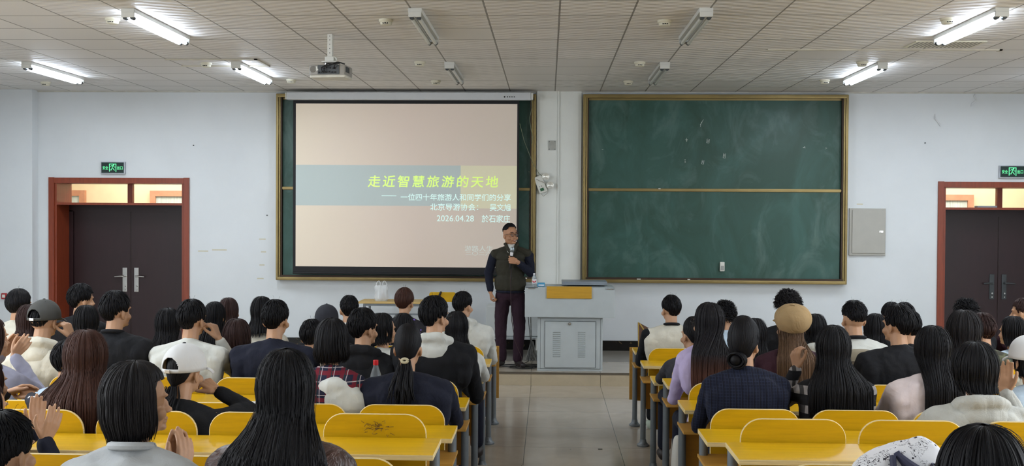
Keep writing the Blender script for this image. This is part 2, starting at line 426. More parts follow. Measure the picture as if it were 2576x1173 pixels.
chalk_mark(1723, 406, [[(-.012, .02), (.01, .028)], [(-.01, -.02), (.008, .01), (.01, -.025)]])
chalk_mark(1765, 310, [[(-.02, -.06), (-.01, 0), (.03, .06)], [(-.026, -.03), (.01, .02)]])
chalk_mark(2023, 370, [[(-.02, -.015), (.02, -.018), (.012, .012), (-.02, -.015)], [(-.006, .0), (.01, -.01)]])
chalk_mark(2078, 373, [[(-.012, .012), (.015, 0), (-.012, -.012)]])
chalk_mark(1516, 376, [[(-.012, 0), (.012, 0)]])

# stubs of chalk in the trays, eraser
M_STUB = plain('chalk_stub', (225, 222, 214), .9)
for lab, px, py, w_ in (('white chalk stub in the tray under the right chalkboard, nearest the podium', 1607, 702, .05), ('small white chalk stub in the tray under the eraser side of the right chalkboard', 1733, 704, .035),
                  ('white chalk stub on the middle rail of the right chalkboard', 1660, 481, .03), ('white chalk stub in the tray of the left chalkboard beside the speaker', 1322, 702, .04)):
    p = atY(px, py, 13.86)
    z = 1.12 if py > 600 else 2.325
    o = MB().tube([(-w_/2, 0, 0), (w_/2, 0, 0)], .007, 8).build('chalk_stub', M_STUB, smooth=True); o.location = (p.x, 13.868 if py > 600 else 13.913, z+.007)
    tag(o, lab, 'chalk', 'chalk stubs on the boards')
p = atY(1817, 671, 13.9)
er = tag(empty('board_eraser', (p.x, 13.925, p.z)), 'small white eraser box stuck low on the right chalkboard', 'eraser')
MB().box(-.03, .03, -.035, .008, -.062, .062, bev=.008).build('eraser_body', M_WHITEP, er)
MB().box(-.022, .022, -.037, -.034, -.05, .01).build('eraser_slot', plain('eraser_slot', (150, 150, 146), .6), er)

# projector screen, pulled down in front of the left board
SY = 13.78
ps = tag(empty('projection_screen', (-1.88, SY, 1.2)), 'pulled-down projection screen showing a pink slide with Chinese title', 'projection screen')
def S(x, y, Y=SY):
    p = atY(x, y, Y); return (p.x+1.88, p.z-1.2)
hx0, hx1 = -3.475+1.88, -.235+1.88
MB().box(hx0, hx1, -.07, .03, 2.285, 2.385, bev=.012).build('screen_housing', plain('housing_white', (205, 208, 210), .4, var=.03), ps)
MB().box(hx1, hx1+.03, -.06, .02, 2.29, 2.38, bev=.01).box(hx0-.02, hx0, -.06, .02, 2.29, 2.38, bev=.008).build('end_cap', M_WHITEP, ps)
mk = MB().lathe([(0, -.003), (.011, -.003), (.011, 0)], (1.30, -.071, 2.325), 12, axis='y')
for i in range(4): mk.box(1.33+i*.03, 1.345+i*.03, -.073, -.07, 2.318, 2.332)
mk.build('housing_logo', M_BLACK, ps)
x0, x1, z0, z1 = S(738, 0)[0], S(1308, 0)[0], S(0, 681)[1], 2.29
def mk_slide():
    m, t = newmat('projected_slide', (.6, .6, .6), .7, 0, .2)
    v = t.coord(); X, Y, Z = t.sep(v)
    base = t.ramp(t.math('DIVIDE', t.math('ADD', X, 1.5), 3.0), [(0, lin((208, 197, 176))), (.5, lin((196, 182, 168))), (1, lin((184, 174, 160)))])
    base = t.mix(t.math('MULTIPLY', t.noise(.9, 3, v), .5), base, lin((198, 182, 176)))
    za, zb, xa = S(1000, 416)[1], S(1000, 518)[1], S(1161, 0)[0]
    band = t.math('MULTIPLY', t.math('LESS_THAN', Z, za), t.math('GREATER_THAN', Z, zb))
    c1 = t.mix(band, base, lin((168, 178, 176)))
    yel = t.math('MULTIPLY', band, t.math('GREATER_THAN', X, xa))
    yel = t.math('MULTIPLY', t.math('GREATER_THAN', X, xa), t.math('MULTIPLY', t.math('LESS_THAN', Z, za), t.math('GREATER_THAN', Z, zb-.03)))
    c2 = t.mix(yel, c1, lin((202, 197, 170)))
    t.link(c2, t.b.inputs['Base Color']); t.link(c2, t.b.inputs['Emission Color']); t.b.inputs['Emission Strength'].default_value = .24  # slide colours also glow, in place of the projector's light
    return m
M_SLIDE = mk_slide()
MB().box(x0, x1, .004, .007, z0, z1).tube([(x0, .004, z0), (x1, .004, z0)], .014, 8).build('screen_border', plain('screen_black_border', (16, 16, 20), .7), ps)
ix0, ix1, iz0, iz1 = S(745, 0)[0], S(1303, 0)[0], S(1000, 672)[1], S(1000, 261)[1]
MB().box(ix0, ix1, .001, .0035, iz0, iz1).build('screen_image', M_SLIDE, ps)
M_TTL = emis('title_lime', (205, 235, 120), .38); M_SUB = emis('subtitle_cyan', (205, 232, 226), .35); M_FNT = emis('faint_caption', (200, 208, 202), .25)
def stext(body, px0, px1, py, size, mat, off=0, shear=0, xs=1):
    a = S(px0, py); b = S(px1, py)
    text_mesh('slide_text', body, size, mat, (a[0], -.0015, a[1]), ps, off=off, shear=shear, width=b[0]-a[0], xs=xs)
stext('走近智慧旅游的天地', 925, 1253, 468, .165, M_TTL, .0018, .10, 1.28)
stext('——', 960, 997, 497, .09, M_SUB)
stext('一位四十年旅游人和同学们的分享', 1008, 1285, 503, .098, M_SUB, .0008)
stext('北京导游协会：', 1082, 1203, 528, .10, M_SUB, .0008)
stext('吴文旭', 1232, 1285, 529, .10, M_SUB, .0008)
stext('2026.04.28', 1099, 1192, 557, .115, M_SUB)
stext('於石家庄', 1212, 1283, 558, .105, M_SUB, .0008)
stext('游路人生', 1169, 1240, 631, .08, M_FNT); stext('二〇二六', 1171, 1236, 642, .06, M_FNT)
# pull cord
crd = MB(); crd.tube([(1.50, -.0, 1.98), (1.56, 0, 1.75), (1.64, .01, 1.55), (1.68, .02, 1.45), (1.76, .08, 1.32), (1.84, .12, 1.27)], .0035, 5)
crd.tube([(1.655, -.02, 2.3), (1.66, -.01, 2.2), (1.63, .0, 2.05), (1.65, .0, 1.9), (1.67, 0, 1.8), (1.655, 0, 1.7)], .004, 5)
crd.build('screen_cable', plain('green_grey_cable', (110, 118, 92), .6), ps, smooth=True)

# ------------------------------------------------------------------ wall fittings
def exit_sign(x0, label):
    e = tag(empty('exit_sign', (x0+.16, WY-.03, 2.505)), label, 'exit sign', 'green exit signs above the doors')
    MB().box(-.165, .165, -.012, .03, -.008, .158, bev=.004).build('sign_frame', plain('sign_aluminium', (176, 180, 186), .35, .5), e)
    MB().box(-.155, .152, -.016, -.011, .006, .148).build('sign_face', plain('sign_dark_green', (20, 44, 40), .25), e)
    g = MATS.get('exit_green') or emis('exit_green', (96, 225, 150), .75)
    f = MB(); Yt = -.0175
    def bar(a, b, c, d): f.box(a, b, Yt, -.016, c, d)
    bar(-.048, .05, .122, .131); bar(-.048, -.039, .025, .131); bar(.041, .05, .02, .131); bar(-.039, -.012, .042, .051)
    f.tube([(-.028, Yt, .09), (-.014, Yt, .106), (.006, Yt, .104), (.02, Yt, .086), (.036, Yt, .084)], .0032, 6)
    f.tube([(.002, Yt, .102), (-.006, Yt, .078), (.01, Yt, .06), (.028, Yt, .04)], .0042, 6)
    f.tube([(-.006, Yt, .078), (-.014, Yt, .06), (-.02, Yt, .047), (-.038, Yt, .047)], .004, 6)
    f.lathe([(0, Yt-.002), (.0085, Yt-.002), (.0085, -.016)], (.013, 0, .114), 12, axis='y')
    f.build('running_figure', g, e)
    text_mesh('sign_text', '安全', .052, g, (-.137, -.0175, .055), e, width=.075); text_mesh('sign_text', '出口', .052, g, (.062, -.0175, .055), e, width=.075)
exit_sign(-6.075, 'green running-figure exit sign above the left double door')
exit_sign(5.96, 'green running-figure exit sign above the right double door, cut by the frame')
# distribution cabinet
cb = tag(empty('cabinet', (4.245, WY, 1.46)), 'grey metal wall cabinet to the right of the right chalkboard', 'cabinet')
M_CAB = plain('cabinet_grey', (172, 170, 162), .5, .1, var=.03)
MB().box(-.24, .235, -.03, 0, 0, .625, bev=.004).build('cabinet_body', M_CAB, cb)
cd = MB().box(-.205, .225, -.042, -.03, .03, .60, bev=.003).build('cabinet_door', M_CAB, cb)
MB().lathe([(0, -.012), (.012, -.012), (.014, 0)], (.175, -.042, .315), 14, axis='y').box(.15, .2, -.046, -.042, .305, .33).build('door_latch', M_CHROME, cd, smooth=True)
# junction plate
jp = tag(empty('wall_plate', (.05, WY-.05, 2.905)), 'square metal cover plate on the white column between the chalkboards', 'wall plate')
MB().box(-.052, .052, -.008, 0, -.065, .065, bev=.003).build('plate', plain('plate_metal', (176, 178, 172), .4, .5), jp)
sc_ = MB()
for sx in (-1, 1):
    for sz in (-1, 1): sc_.lathe([(0, -.011), (.005, -.011), (.006, -.008)], (sx*.038, 0, sz*.05), 8, axis='y')
sc_.build('screws', M_DKSTEEL, jp)
# hanging emergency light
el = tag(empty('emergency_light', (-.1, WY-.09, 2.38)), 'white twin-lamp emergency light hanging askew on the column', 'emergency light')
el.rotation_euler = (0, -.36, 0)
MB().box(-.055, .055, -.03, .03, -.115, .115, bev=.008).build('battery_box', M_WHITEP, el)
MB().box(-.03, .02, -.033, -.03, -.09, -.05).build('status_panel', plain('status_green', (40, 92, 60), .4), el)
MB().box(-.03, -.02, -.034, -.03, -.03, -.02).box(0, .01, -.034, -.03, -.03, -.02).build('buttons', M_DKSTEEL, el)
for k, (lx, lz) in enumerate(((.10, .075), (.115, -.055))):
    la = MB().lathe([(.012, .03), (.035, .02), (.048, -.01), (.05, -.03), (.042, -.034), (.02, -.02), (0, -.015)], (lx, -.01, lz), 18, axis='y')
    lo = la.build('lamp_head', plain('lamp_head_white', (224, 222, 212), .2, .3), el, smooth=True)
    MB().tube([(.05, 0, lz), (lx, 0, lz)], .008, 8).build('lamp_arm', M_WHITEP, lo)
MB().tube([(-.03, -.034, .09), (.0, -.045, .05), (.03, -.04, .03), (.055, -.03, .0), (.08, -.01, -.06), (.05, .0, -.14), (-.02, 0, -.16), (-.04, -.01, -.11)], .003, 5).tube([(-.09, .04, .22), (.03, .02, .1), (.055, 0, .06)], .003, 5).build('loose_wire', plain('wire_grey', (150, 146, 130), .6), el, smooth=True)
# tape remnants and dots on the wall
M_TAPE = plain('old_tape', (206, 200, 176), .6)
tp = [(660, 602, .09, 'yellowed tape remnant beside the left chalkboard, topmost of four'), (663, 634, .07, 'yellowed tape remnant beside the left chalkboard, second from the top'),
      (659, 667, .07, 'yellowed tape remnant beside the left chalkboard, third from the top'), (655, 701, .09, 'yellowed tape remnant beside the left chalkboard, lowest of four'),
      (552, 629, .2, 'long pale tape strip halfway between the left door and the left chalkboard'), (511, 632, .14, 'faint tape strip just right of the left door'),
      (2163, 514, .08, 'faint tape strip above the grey wall cabinet')]
for x, y, w_, lab in tp:
    p = atY(x, y, WY); o = MB().box(-w_/2, w_/2, -.0012, 0, -.008, .008).build('tape_strip', M_TAPE); o.location = (p.x, WY, p.z)
    tag(o, lab, 'tape', 'tape remnants on the front wall')
for x, y, lab in ((487, 366, 'small dark nail above and right of the left door'), (2327, 360, 'small dark nail above and right of the grey wall cabinet'), (672, 542, 'tiny dark nail left of the left chalkboard')):
    p = atY(x, y, WY); o = MB().lathe([(0, -.008), (.009, -.008), (.009, 0)], (0, 0, 0), 8, axis='y').build('nail', M_DKSTEEL); o.location = (p.x, WY, p.z); tag(o, lab, 'nail', 'nails in the front wall')
p = atY(12, 745, 13.83)
o = tag(empty('fire_alarm', (p.x, 13.83, p.z)), 'small red fire alarm button on the far left pilaster', 'fire alarm')
MB().box(-.035, .035, -.03, 0, -.04, .04, bev=.008).build('alarm_box', plain('alarm_red', (160, 30, 34), .4), o); MB().box(-.02, .02, -.033, -.03, -.02, .02).build('alarm_window', M_WHITEP, o)
for x, y, pts, lab in ((2450, 252, [(.02, .0, .10), (.0, -.01, .05), (.03, -.004, .0), (-.03, -.008, -.05), (-.04, 0, -.09)], 'crinkled clear tape high on the wall above the right door'),
                      (2358, 302, [(-.03, 0, .08), (-.035, -.008, .02), (.0, -.004, -.02), (.02, -.01, -.05), (.04, 0, -.09)], 'crinkled clear tape on the wall left of the other one')):
    p = atY(x, y, WY); o = MB().tube(pts, [.004, .009, .006, .009, .003], 5).build('tape_strip', plain('clear_tape', (222, 224, 226), .2)); o.location = (p.x, WY-.004, p.z); tag(o, lab, 'tape', 'tape remnants on the front wall')
# made-up side windows with glowing panes, added to go with the side lamps
M_ADDGLOW = emis('window_sky', (214, 226, 240), 1.2)
for num, sx, x in ((4, 1, -7.6), (5, -1, 7.8)):
    e = struct(empty('window_%d' % num, (x, 3.6, 1.15)))
    f = MB()
    for i in range(6): f.box(0, sx*.03, -3.78+i*1.5, -3.72+i*1.5, 0, 1.7)
    f.box(0, sx*.03, -3.78, 3.78, -.05, 0).box(0, sx*.03, -3.78, 3.78, 1.7, 1.75).build('window_frame', M_WHITEP, e)
    for i in range(5): MB().box(0, sx*.008, -3.72+i*1.5, -2.28+i*1.5, 0, 1.7).build('window_pane', M_ADDGLOW, e)

# ------------------------------------------------------------------ ceiling fixtures
M_TUBEON = emis('tube_glowing', (226, 238, 255), 17); M_TUBEOFF = plain('tube_unlit', (200, 202, 196), .3, var=.02)
M_FIX = plain('fixture_white', (208, 208, 202), .4, var=.03)
def fixture(lit):
    r = empty('tube_light_fixture')
    MB().box(-.055, .055, -.66, .66, -.035, 0, bev=.004).build('housing', M_FIX, r)
    MB().box(-.02, .02, -.60, .60, -.05, -.035, bev=.003).build('reflector_spine', M_FIX, r)
    for s in (-1, 1):
        MB().box(-.052, .052, s*.655-.010, s*.655+.010, -.072, -.03, bev=.004).build('end_socket', M_FIX, r)
        tb = MB().tube([(s*.029, -.60, -.072), (s*.029, .60, -.072)], .0165, 12).build('tube', M_TUBEON if lit else M_TUBEOFF, r, smooth=True)
        for q_ in (-1, 1): MB().tube([(s*.029, q_*.645, -.072), (s*.029, q_*.60, -.072)], .0175, 12).build('tube_cap', M_DKSTEEL, tb, smooth=True)
    return r
def copy_tree(o, parent=None):
    c = o.copy(); COL.objects.link(c); c.parent = parent
    for ch in [q for q in list(o.children)]: copy_tree(ch, c)
    return c
protos = {True: None, False: None}
spot = {(-5.75, 0): 'glowing tube light nearest the far left edge of the ceiling', (-3.42, 0): 'glowing tube light just left of the ceiling projector, close to the front wall', (-3.42, 1): 'glowing tube light at the upper left, the larger one nearer the camera',
        (-1.08, 0): 'unlit tube light above the projection screen, close to the front wall', (-1.08, 1): 'unlit tube light right of the ceiling projector, nearer the camera',
        (1.25, 0): 'unlit tube light above the left part of the right chalkboard, close to the front wall', (1.25, 1): 'unlit tube light right of centre, nearer the camera',
        (3.57, 0): 'glowing tube light above the right end of the right chalkboard', (3.57, 1): 'glowing tube light at the upper right, the larger one nearer the camera'}
for lx in (-5.75, -3.42, -1.08, 1.25, 3.57, 5.90):
    for j, ly in enumerate((11.95, 9.02, 6.1, 3.2)):
        if (lx, j) not in spot and j < 2 and lx == -5.75 or (j >= 2 and abs(lx) < 3): continue
        lit = abs(lx) > 3
        o = protos[lit] = fixture(lit) if protos[lit] is None else protos[lit]
        if o.get('label'): o = copy_tree(protos[lit])
        o.location = (lx, ly, CEIL)
        tag(o, spot.get((lx, j), 'glowing tube light of the %s row, out of view %s' % ({-5.75: 'far left', -3.42: 'left', 3.57: 'right', 5.9: 'far right'}.get(lx, 'middle'), ('beside the front wall', 'level with the projector', 'over the middle desks', 'near the camera')[j])), 'ceiling light', 'fluorescent tube lights on the ceiling')
M_DET = plain('detector_cream', (214, 210, 190), .5, var=.03)
def detector():
    r = empty('smoke_detector')
    MB().lathe([(.062, 0), (.062, -.012), (.056, -.02), (.05, -.022)], n=24).build('base', M_DET, r, smooth=True)
    MB().lathe([(.05, -.02), (.052, -.03), (.045, -.046), (.03, -.05), (0, -.05)], n=24).build('cap', M_DET, r, smooth=True)
    m = MB()
    for a in (-.35, 0, .35):
        x, y = .047*math.sin(a), -.047*math.cos(a); m.box(x-.007, x+.007, y-.004, y+.006, -.041, -.031)
    m.build('vents', M_BLACK, r); return r
d0 = None
for x, y, lab in ((-3.73, 8.8, 'beside the large glowing tube light at the upper left'), (-1.39, 8.86, 'left of the large unlit tube light near the image centre'), (.98, 8.9, 'left of the large unlit tube light right of centre'), (3.32, 8.82, 'left of the large glowing tube light at the upper right'),
             (-3.78, 11.39, 'on the raised hatch panel left of the small glowing tube light'), (-1.40, 11.28, 'left of the small unlit tube light above the screen'), (.98, 11.3, 'left of the small unlit tube light above the right chalkboard'), (3.35, 11.28, 'left of the small glowing tube light on the right'),
             (-6.40, 13.06, 'at the far left just above the front wall'), (-3.18, 12.78, 'directly under the ceiling projector, left side, close to the wall'), (-1.40, 12.88, 'above the middle of the projection screen, close to the wall'), (.98, 12.89, 'above the left end of the right chalkboard, close to the wall'), (3.34, 12.75, 'above the right end of the right chalkboard, close to the wall')):
    o = detector() if d0 is None else copy_tree(d0); d0 = d0 or o; o.location = (x, y, CEIL); tag(o, 'round cream smoke detector '+lab, 'smoke detector', 'smoke detectors on the ceiling')
# raised hatch panels
for x0, x1, y0, y1, lab in ((-4.13, -3.13, 11.08, 11.62, 'shallow cream ceiling hatch frame left of the projector'), (2.17, 4.46, 10.42, 10.50, 'long cream ceiling strip in front of the right glowing tube lights')):
    m = MB().box(x0, x1, y0, y0+.03, CEIL-.012, CEIL).box(x1-.03, x1, y0, y1, CEIL-.012, CEIL)
    if y1-y0 > .2: m.box(x0, x1, y1-.03, y1, CEIL-.012, CEIL)
    tag(m.build('ceiling_hatch', plain('hatch_cream', (196, 190, 172), .5)), lab, 'ceiling hatch')
# air grille at upper right
gr = tag(empty('air_vent', (3.78, 10.12, CEIL)), 'perforated air vent beside the large glowing tube light at the upper right', 'air vent')
g = MB().box(-.33, .33, -.18, .18, -.008, 0, 0)
for i in range(16):
    for j in range(8): g.lathe([(0, -.0095), (.011, -.0095), (.011, -.008)], (-.29+i*.0385, -.14+j*.04, 0), 6, 1)
g.build('grille', [M_DET, M_DKSTEEL], gr)
# projector on its bracket
PX, PYY = -2.02, 9.6
pj = tag(empty('projector', (PX, PYY, 3.22)), 'grey projector hanging from a white ceiling bracket', 'projector'); pj.rotation_euler = (0, 0, -.10)
MB().box(-.02, .025, -.04, .0, .2, .409).build('bracket_pole', M_WHITEP, pj)
hl = MB()
for z in (.235, .275, .315, .355, .39): hl.lathe([(0, -.0415), (.004, -.0415), (.004, -.04)], (.003, 0, z), 8, axis='y')
hl.build('pole_holes', M_BLACK, pj)
MB().box(-.04, .045, -.055, .02, .16, .2, bev=.004).box(-.07, .07, -.06, .06, .148, .158, bev=.003).tube([(.045, -.04, .2), (.065, -.04, .185), (.07, -.04, .165)], .008, 6).build('bracket_head', M_WHITEP, pj)
MB().tube([(-.04, -.02, .15), (-.04, -.02, .12)], .008, 8).tube([(.04, -.02, .15), (.04, -.02, .12)], .008, 8).build('bracket_foot', M_CHROME, pj)
M_PJ = plain('projector_grey', (150, 146, 138), .45, var=.05)
pb = MB().box(-.17, .17, -.12, .13, .02, .118, bev=.02).build('projector_body', M_PJ, pj)
MB().box(-.165, .168, -.11, .12, .0, .03, bev=.012).build('projector_lid', plain('projector_white', (206, 202, 188), .45), pj)
MB().box(-.085, .12, -.125, -.118, .03, .112, bev=.004).build('connector_panel', plain('connector_panel', (74, 78, 80), .5), pb)
cn = MB()
for i, (x, z, w_) in enumerate(((-.07, .045, .008), (-.04, .045, .012), (-.01, .045, .007), (.02, .05, .01), (.05, .045, .008), (.08, .045, .01), (-.03, .08, .012), (.03, .085, .009), (.07, .08, .012), (.0, .09, .006))): cn.box(x-w_, x+w_, -.131, -.124, z-.007, z+.007)
cn.build('sockets', M_BLACK, pb)
MB().box(-.1, -.085, -.128, -.118, .06, .1).box(-.098, -.078, -.13, -.118, .062, .078).build('power_socket', M_WHITEP, pb)
MB().lathe([(0, -.123), (.028, -.123), (.03, -.119)], (-.13, 0, .075), 20, axis='y').build('speaker_grille', plain('speaker_grille', (118, 114, 106), .7), pb)
MB().box(.171, .174, -.09, .02, .05, .1).build('side_vent', M_DKSTEEL, pb)
MB().lathe([(.045, .13), (.045, .16), (.035, .165), (0, .15)], (.08, 0, .07), 20, axis='y').build('lens', M_BLACK, pb, smooth=True)
cb_ = MB()
for pts in (((-.02, -.135, .05), (-.01, -.17, .09), (.04, -.15, .11), (.1, -.1, .14), (.12, -.04, .14)), ((.0, -.135, .045), (-.03, -.16, .05), (-.035, -.17, .08), (.02, -.15, .12), (.06, -.05, .13)), ((.07, -.135, .08), (.09, -.16, .11), (.13, -.12, .13), (.15, -.06, .128))):
    cb_.tube(pts, .006, 6)
cb_.build('cables', M_BLACK, pj, smooth=True)
# ------------------------------------------------------------------ rows of linked desks and seats
YK = [9.80-.855*k for k in range(10)]
LV = [0, 0, 0, .115, .115, .115, .23, .23, .23, .345]
DH = .727
LX1, RX0 = -.475, .800      # aisle edges of the two blocks
PITCHX = .5263
def round_plate(w, z0, z1, r, th, bulge=0, n=8):
    """backrest outline with rounded upper corners"""
    o = [(-w/2, z0+.02), (-w/2+.02, z0), (w/2-.02, z0), (w/2, z0+.02), (w/2, z1-r)]
    o += [(w/2-r+r*math.cos(a), z1-r+r*math.sin(a)) for a in [PI/2*i/n for i in range(1, n+1)]]
    o += [(-w/2+r-r*math.sin(a), z1-r+r*math.cos(a)) for a in [PI/2*i/n for i in range(0, n)]] + [(-w/2, z1-r)]
    return o
def mk_back_mesh():
    m = MB(); out = round_plate(.472, -.30, .105, .095, .014)
    n = len(out); L = 0
    def y(x, z): return -.012*max(0, (z+.05))/.15 - .006*(1-(2*x/.472)**2)+.012
    # denser: triangulate by strips
    bm = bmesh.new(); vs = [bm.verts.new((x, 0, z)) for x, z in out]; f = bm.faces.new(vs)
    bmesh.ops.bisect_plane
    for i in range(1, 8): bmesh.ops.bisect_plane(bm, geom=bm.verts[:]+bm.edges[:]+bm.faces[:], plane_co=(-.236+.059*i, 0, 0), plane_no=(1, 0, 0))
    for z in (-.2, -.1, 0, .05): bmesh.ops.bisect_plane(bm, geom=bm.verts[:]+bm.edges[:]+bm.faces[:], plane_co=(0, 0, z), plane_no=(0, 0, 1))
    r = bmesh.ops.extrude_face_region(bm, geom=bm.faces[:])
    for v in [g for g in r['geom'] if isinstance(g, bmesh.types.BMVert)]: v.co.y += .013
    for v in bm.verts: v.co.y += y(v.co.x, v.co.z)
    bmesh.ops.recalc_face_normals(bm, faces=bm.faces)
    bmesh.ops.bevel(bm, geom=[e for e in bm.edges if len(e.link_faces) == 2 and e.calc_face_angle(0) > .9], offset=.0035, segments=1, affect='EDGES')
    bmesh.ops.recalc_face_normals(bm, faces=bm.faces)
    me = bpy.data.meshes.new('backrest'); me.materials.append(M_DESK); me.materials.append(M_PLYEDGE)
    for f in bm.faces: f.material_index = 0 if abs(f.normal.y) > .8 else 1; f.smooth = abs(f.normal.y) > .8
    bm.to_mesh(me); bm.free(); me.set_sharp_from_angle(angle=.5); return me
def mk_seat_mesh():
    m = MB(); m.box(-.215, .215, 0, .36, 0, .014, 0, bev=.005); o = m.build('seat_tmp', [M_DESK]); me = o.data; bpy.data.objects.remove(o); me.name = 'seat'; return me
def mk_leg_mesh():
    m = MB().tube([(0, 0, .02), (0, 0, DH-.02)], .0235, 16)
    m.lathe([(.05, 0), (.052, .012), (.04, .022), (.03, .035), (.026, .06)], n=18, sy=1.25)
    m.lathe([(.012, .022), (.012, .034), (0, .034)], (0, -.042, 0), 8)
    o = m.build('leg_tmp', M_GREY, smooth=True); me = o.data; bpy.data.objects.remove(o); me.name = 'leg'; return me
ME_BACK, ME_SEAT, ME_LEG = mk_back_mesh(), mk_seat_mesh(), mk_leg_mesh()
def mk_arm():
    m = MB().box(-.012, .012, 0, .30, -.02, 0).box(-.012, .012, -.0, .05, -.16, 0).tube([(-.03, .02, -.15), (.03, .02, -.15)], .014, 8)
    o = m.build('t', M_GREY); me = o.data; bpy.data.objects.remove(o); me.name = 'bracket'; return me
ME_ARM = mk_arm()
def inst(me, name, parent, loc):
    o = bpy.data.objects.new(name, me); COL.objects.link(o); o.parent = parent; o.location = loc; return o
OUT_N = {0: 'front row, beside the podium', 1: 'second row from the front', 2: 'third row from the front', 3: 'fourth row from the front', 4: 'fifth row from the front', 5: 'sixth row from the front', 6: 'seventh row from the front', 7: 'eighth row, at the lower picture edge'}
def desk_row(k, side):
    n = 8; L = n*PITCHX+.05
    x0, x1 = (LX1-L, LX1) if side == 'left' else (RX0, RX0+L)
    z = LV[k]; e = empty('desk_row', ((x0+x1)/2, YK[k], z))
    tag(e, 'long yellow desk row of the %s block, %s' % (side, OUT_N[k]), 'desk', 'rows of linked school desks and seats')
    h = L/2
    top = MB().box(-h, h, -.335, 0, DH-.024, DH, 0, bev=.004); o = top.build('desktop', [M_DESK, M_PLYEDGE], e)
    for p in o.data.polygons:
        if abs(p.normal.z) < .6: p.material_index = 1
    MB().box(-h-.004, h+.004, -.325, -.02, DH-.145, DH-.129, 0, bev=.003).build('book_shelf', M_SHELF, e)
    MB().box(-h+.05, h-.05, .0, .012, DH-.42 if k else DH-.5, DH-.15 if k else DH-.005, 0, bev=.003).build('modesty_panel', M_PANEL, e)
    if k == 0: MB().box(-h-.02, h+.02, .05, .066, DH-.50, DH-.004, 0, bev=.003).build('front_panel', M_SHELF, e)
    for i in range(5):
        inst(ME_LEG, 'leg', e, (-h+.0245+(L-.049)*i/4, -.045, 0))
    if k:
        for i in range(n):
            c = (h-.07-.236-PITCHX*i) if side == 'left' else (-h+.07+.236+PITCHX*i)
            inst(ME_BACK, 'backrest', e, (c, .014, DH))
            s = inst(ME_SEAT, 'seat', e, (c, .055, .415)); inst(ME_ARM, 'seat_bracket', s, (0, 0, 0))
    return e
for k in range(8):
    for sd in ('left', 'right'): desk_row(k, sd)
# dark scribbles on one backrest of the seventh left row
p = atY(950, 1075, YK[6]-.005)
sb = MB(); rr = random.Random(3)
for i in range(40):
    cx_, cz_ = rr.gauss(-.005, .03), rr.gauss(-.01, .016); sb.tube([(cx_, 0, cz_), (cx_+rr.uniform(-.015, .015), 0, cz_+rr.uniform(-.006, .006)), (cx_+rr.uniform(-.02, .02), 0, cz_+rr.uniform(-.01, .01))], .0011, 4)
SCRIB = sb
for o in [q for q in bpy.data.objects if q.name.startswith('desk_row')]:
    if abs(o.location.y-YK[6]) < .01 and o.location.x < 0:
        s = SCRIB.build('scribble', plain('marker_scribble', (96, 70, 20), .7), o); s.location = (p.x-o.location.x, -.0015, p.z-o.location.z+.01)

# ------------------------------------------------------------------ podium
pd = tag(empty('podium', (.26, 12.1, PZ)), 'grey metal teaching podium with a vented cabinet door on the platform', 'podium')
pz = lambda z: z-PZ
b = MB().box(-.375, .385, .0, .55, 0, pz(.785), 0, bev=.006).box(-.36, .37, -.006, .0, .03, pz(.77))
b.build('podium_base', M_PODIUM, pd)
dm = MB().box(-.285, .30, -.022, -.006, pz(.20), pz(.735), 0, bev=.004)
dd = dm.build('cabinet_door', M_PODIUM, pd)
fr = MB()
for a in ((-.29, .305, pz(.735), pz(.739)), (-.29, .305, pz(.196), pz(.20)), (-.29, -.286, pz(.2), pz(.735)), (.301, .305, pz(.2), pz(.735))): fr.box(a[0], a[1], -.010, -.005, a[2], a[3])
for a in ((-.34, .36, .028, .031), (-.34, -.337, .03, pz(.77)), (.357, .36, .03, pz(.77))): fr.box(a[0], a[1], -.0075, -.005, a[2], a[3])
fr.build('door_seam', M_PODDARK, pd)
for sx in (-.15, .14):
    lv = MB()
    for i in range(13):
        zc = pz(.32)+i*.0235
        lv.add([(sx-.042, -.0225, zc), (sx+.042, -.0225, zc), (sx+.042, -.032, zc+.010), (sx-.042, -.032, zc+.010), (sx-.042, -.0225, zc+.014), (sx+.042, -.0225, zc+.014)], [(0, 1, 2, 3), (3, 2, 5, 4), (0, 3, 4), (1, 5, 2)])
    lv.build('louvre', M_PODIUM, dd)
MB().lathe([(0, -.045), (.014, -.043), (.019, -.032), (.014, -.022), (.012, -.022)], (.0, 0, pz(.71)), 16, axis='y').build('lock_knob', M_CHROME, dd, smooth=True)
# console: prism, sides
c = MB(); zz0, zz1 = pz(.79), pz(1.135)
prof = [(-.10, zz0), (-.10, zz1), (.55, zz1+.0), (.55, zz0)]
c.box(-.52, .515, -.10, .55, zz0, zz1, 0, bev=.008); c.build('console', M_PODIUM, pd)
MB().box(-.515, -.37, -.106, -.10, zz1-.004, zz1+.002).box(.40, .515, -.106, -.10, zz1-.012, zz1-.008).build('console_seam', M_PODDARK, pd)
MB().box(-.27, .25, -.118, -.10, pz(1.01), pz(1.15), 0, bev=.005).build('wood_lid', M_PODWOOD, pd)
fl_ = MB().box(-.09, .44, .12, .50, pz(1.15), pz(1.192), 0, bev=.004).box(-.075, .43, .114, .12, pz(1.152), pz(1.187))
fl_.build('monitor_flap', plain('flap_grey', (132, 140, 148), .4, .2), pd)
MB().tube([(.42, -.108, zz1-.012), (.50, -.108, zz1-.012)], .005, 8).tube([(-.48, -.108, zz1-.012), (-.40, -.108, zz1-.012)], .005, 8).build('console_handle', M_CHROME, pd)
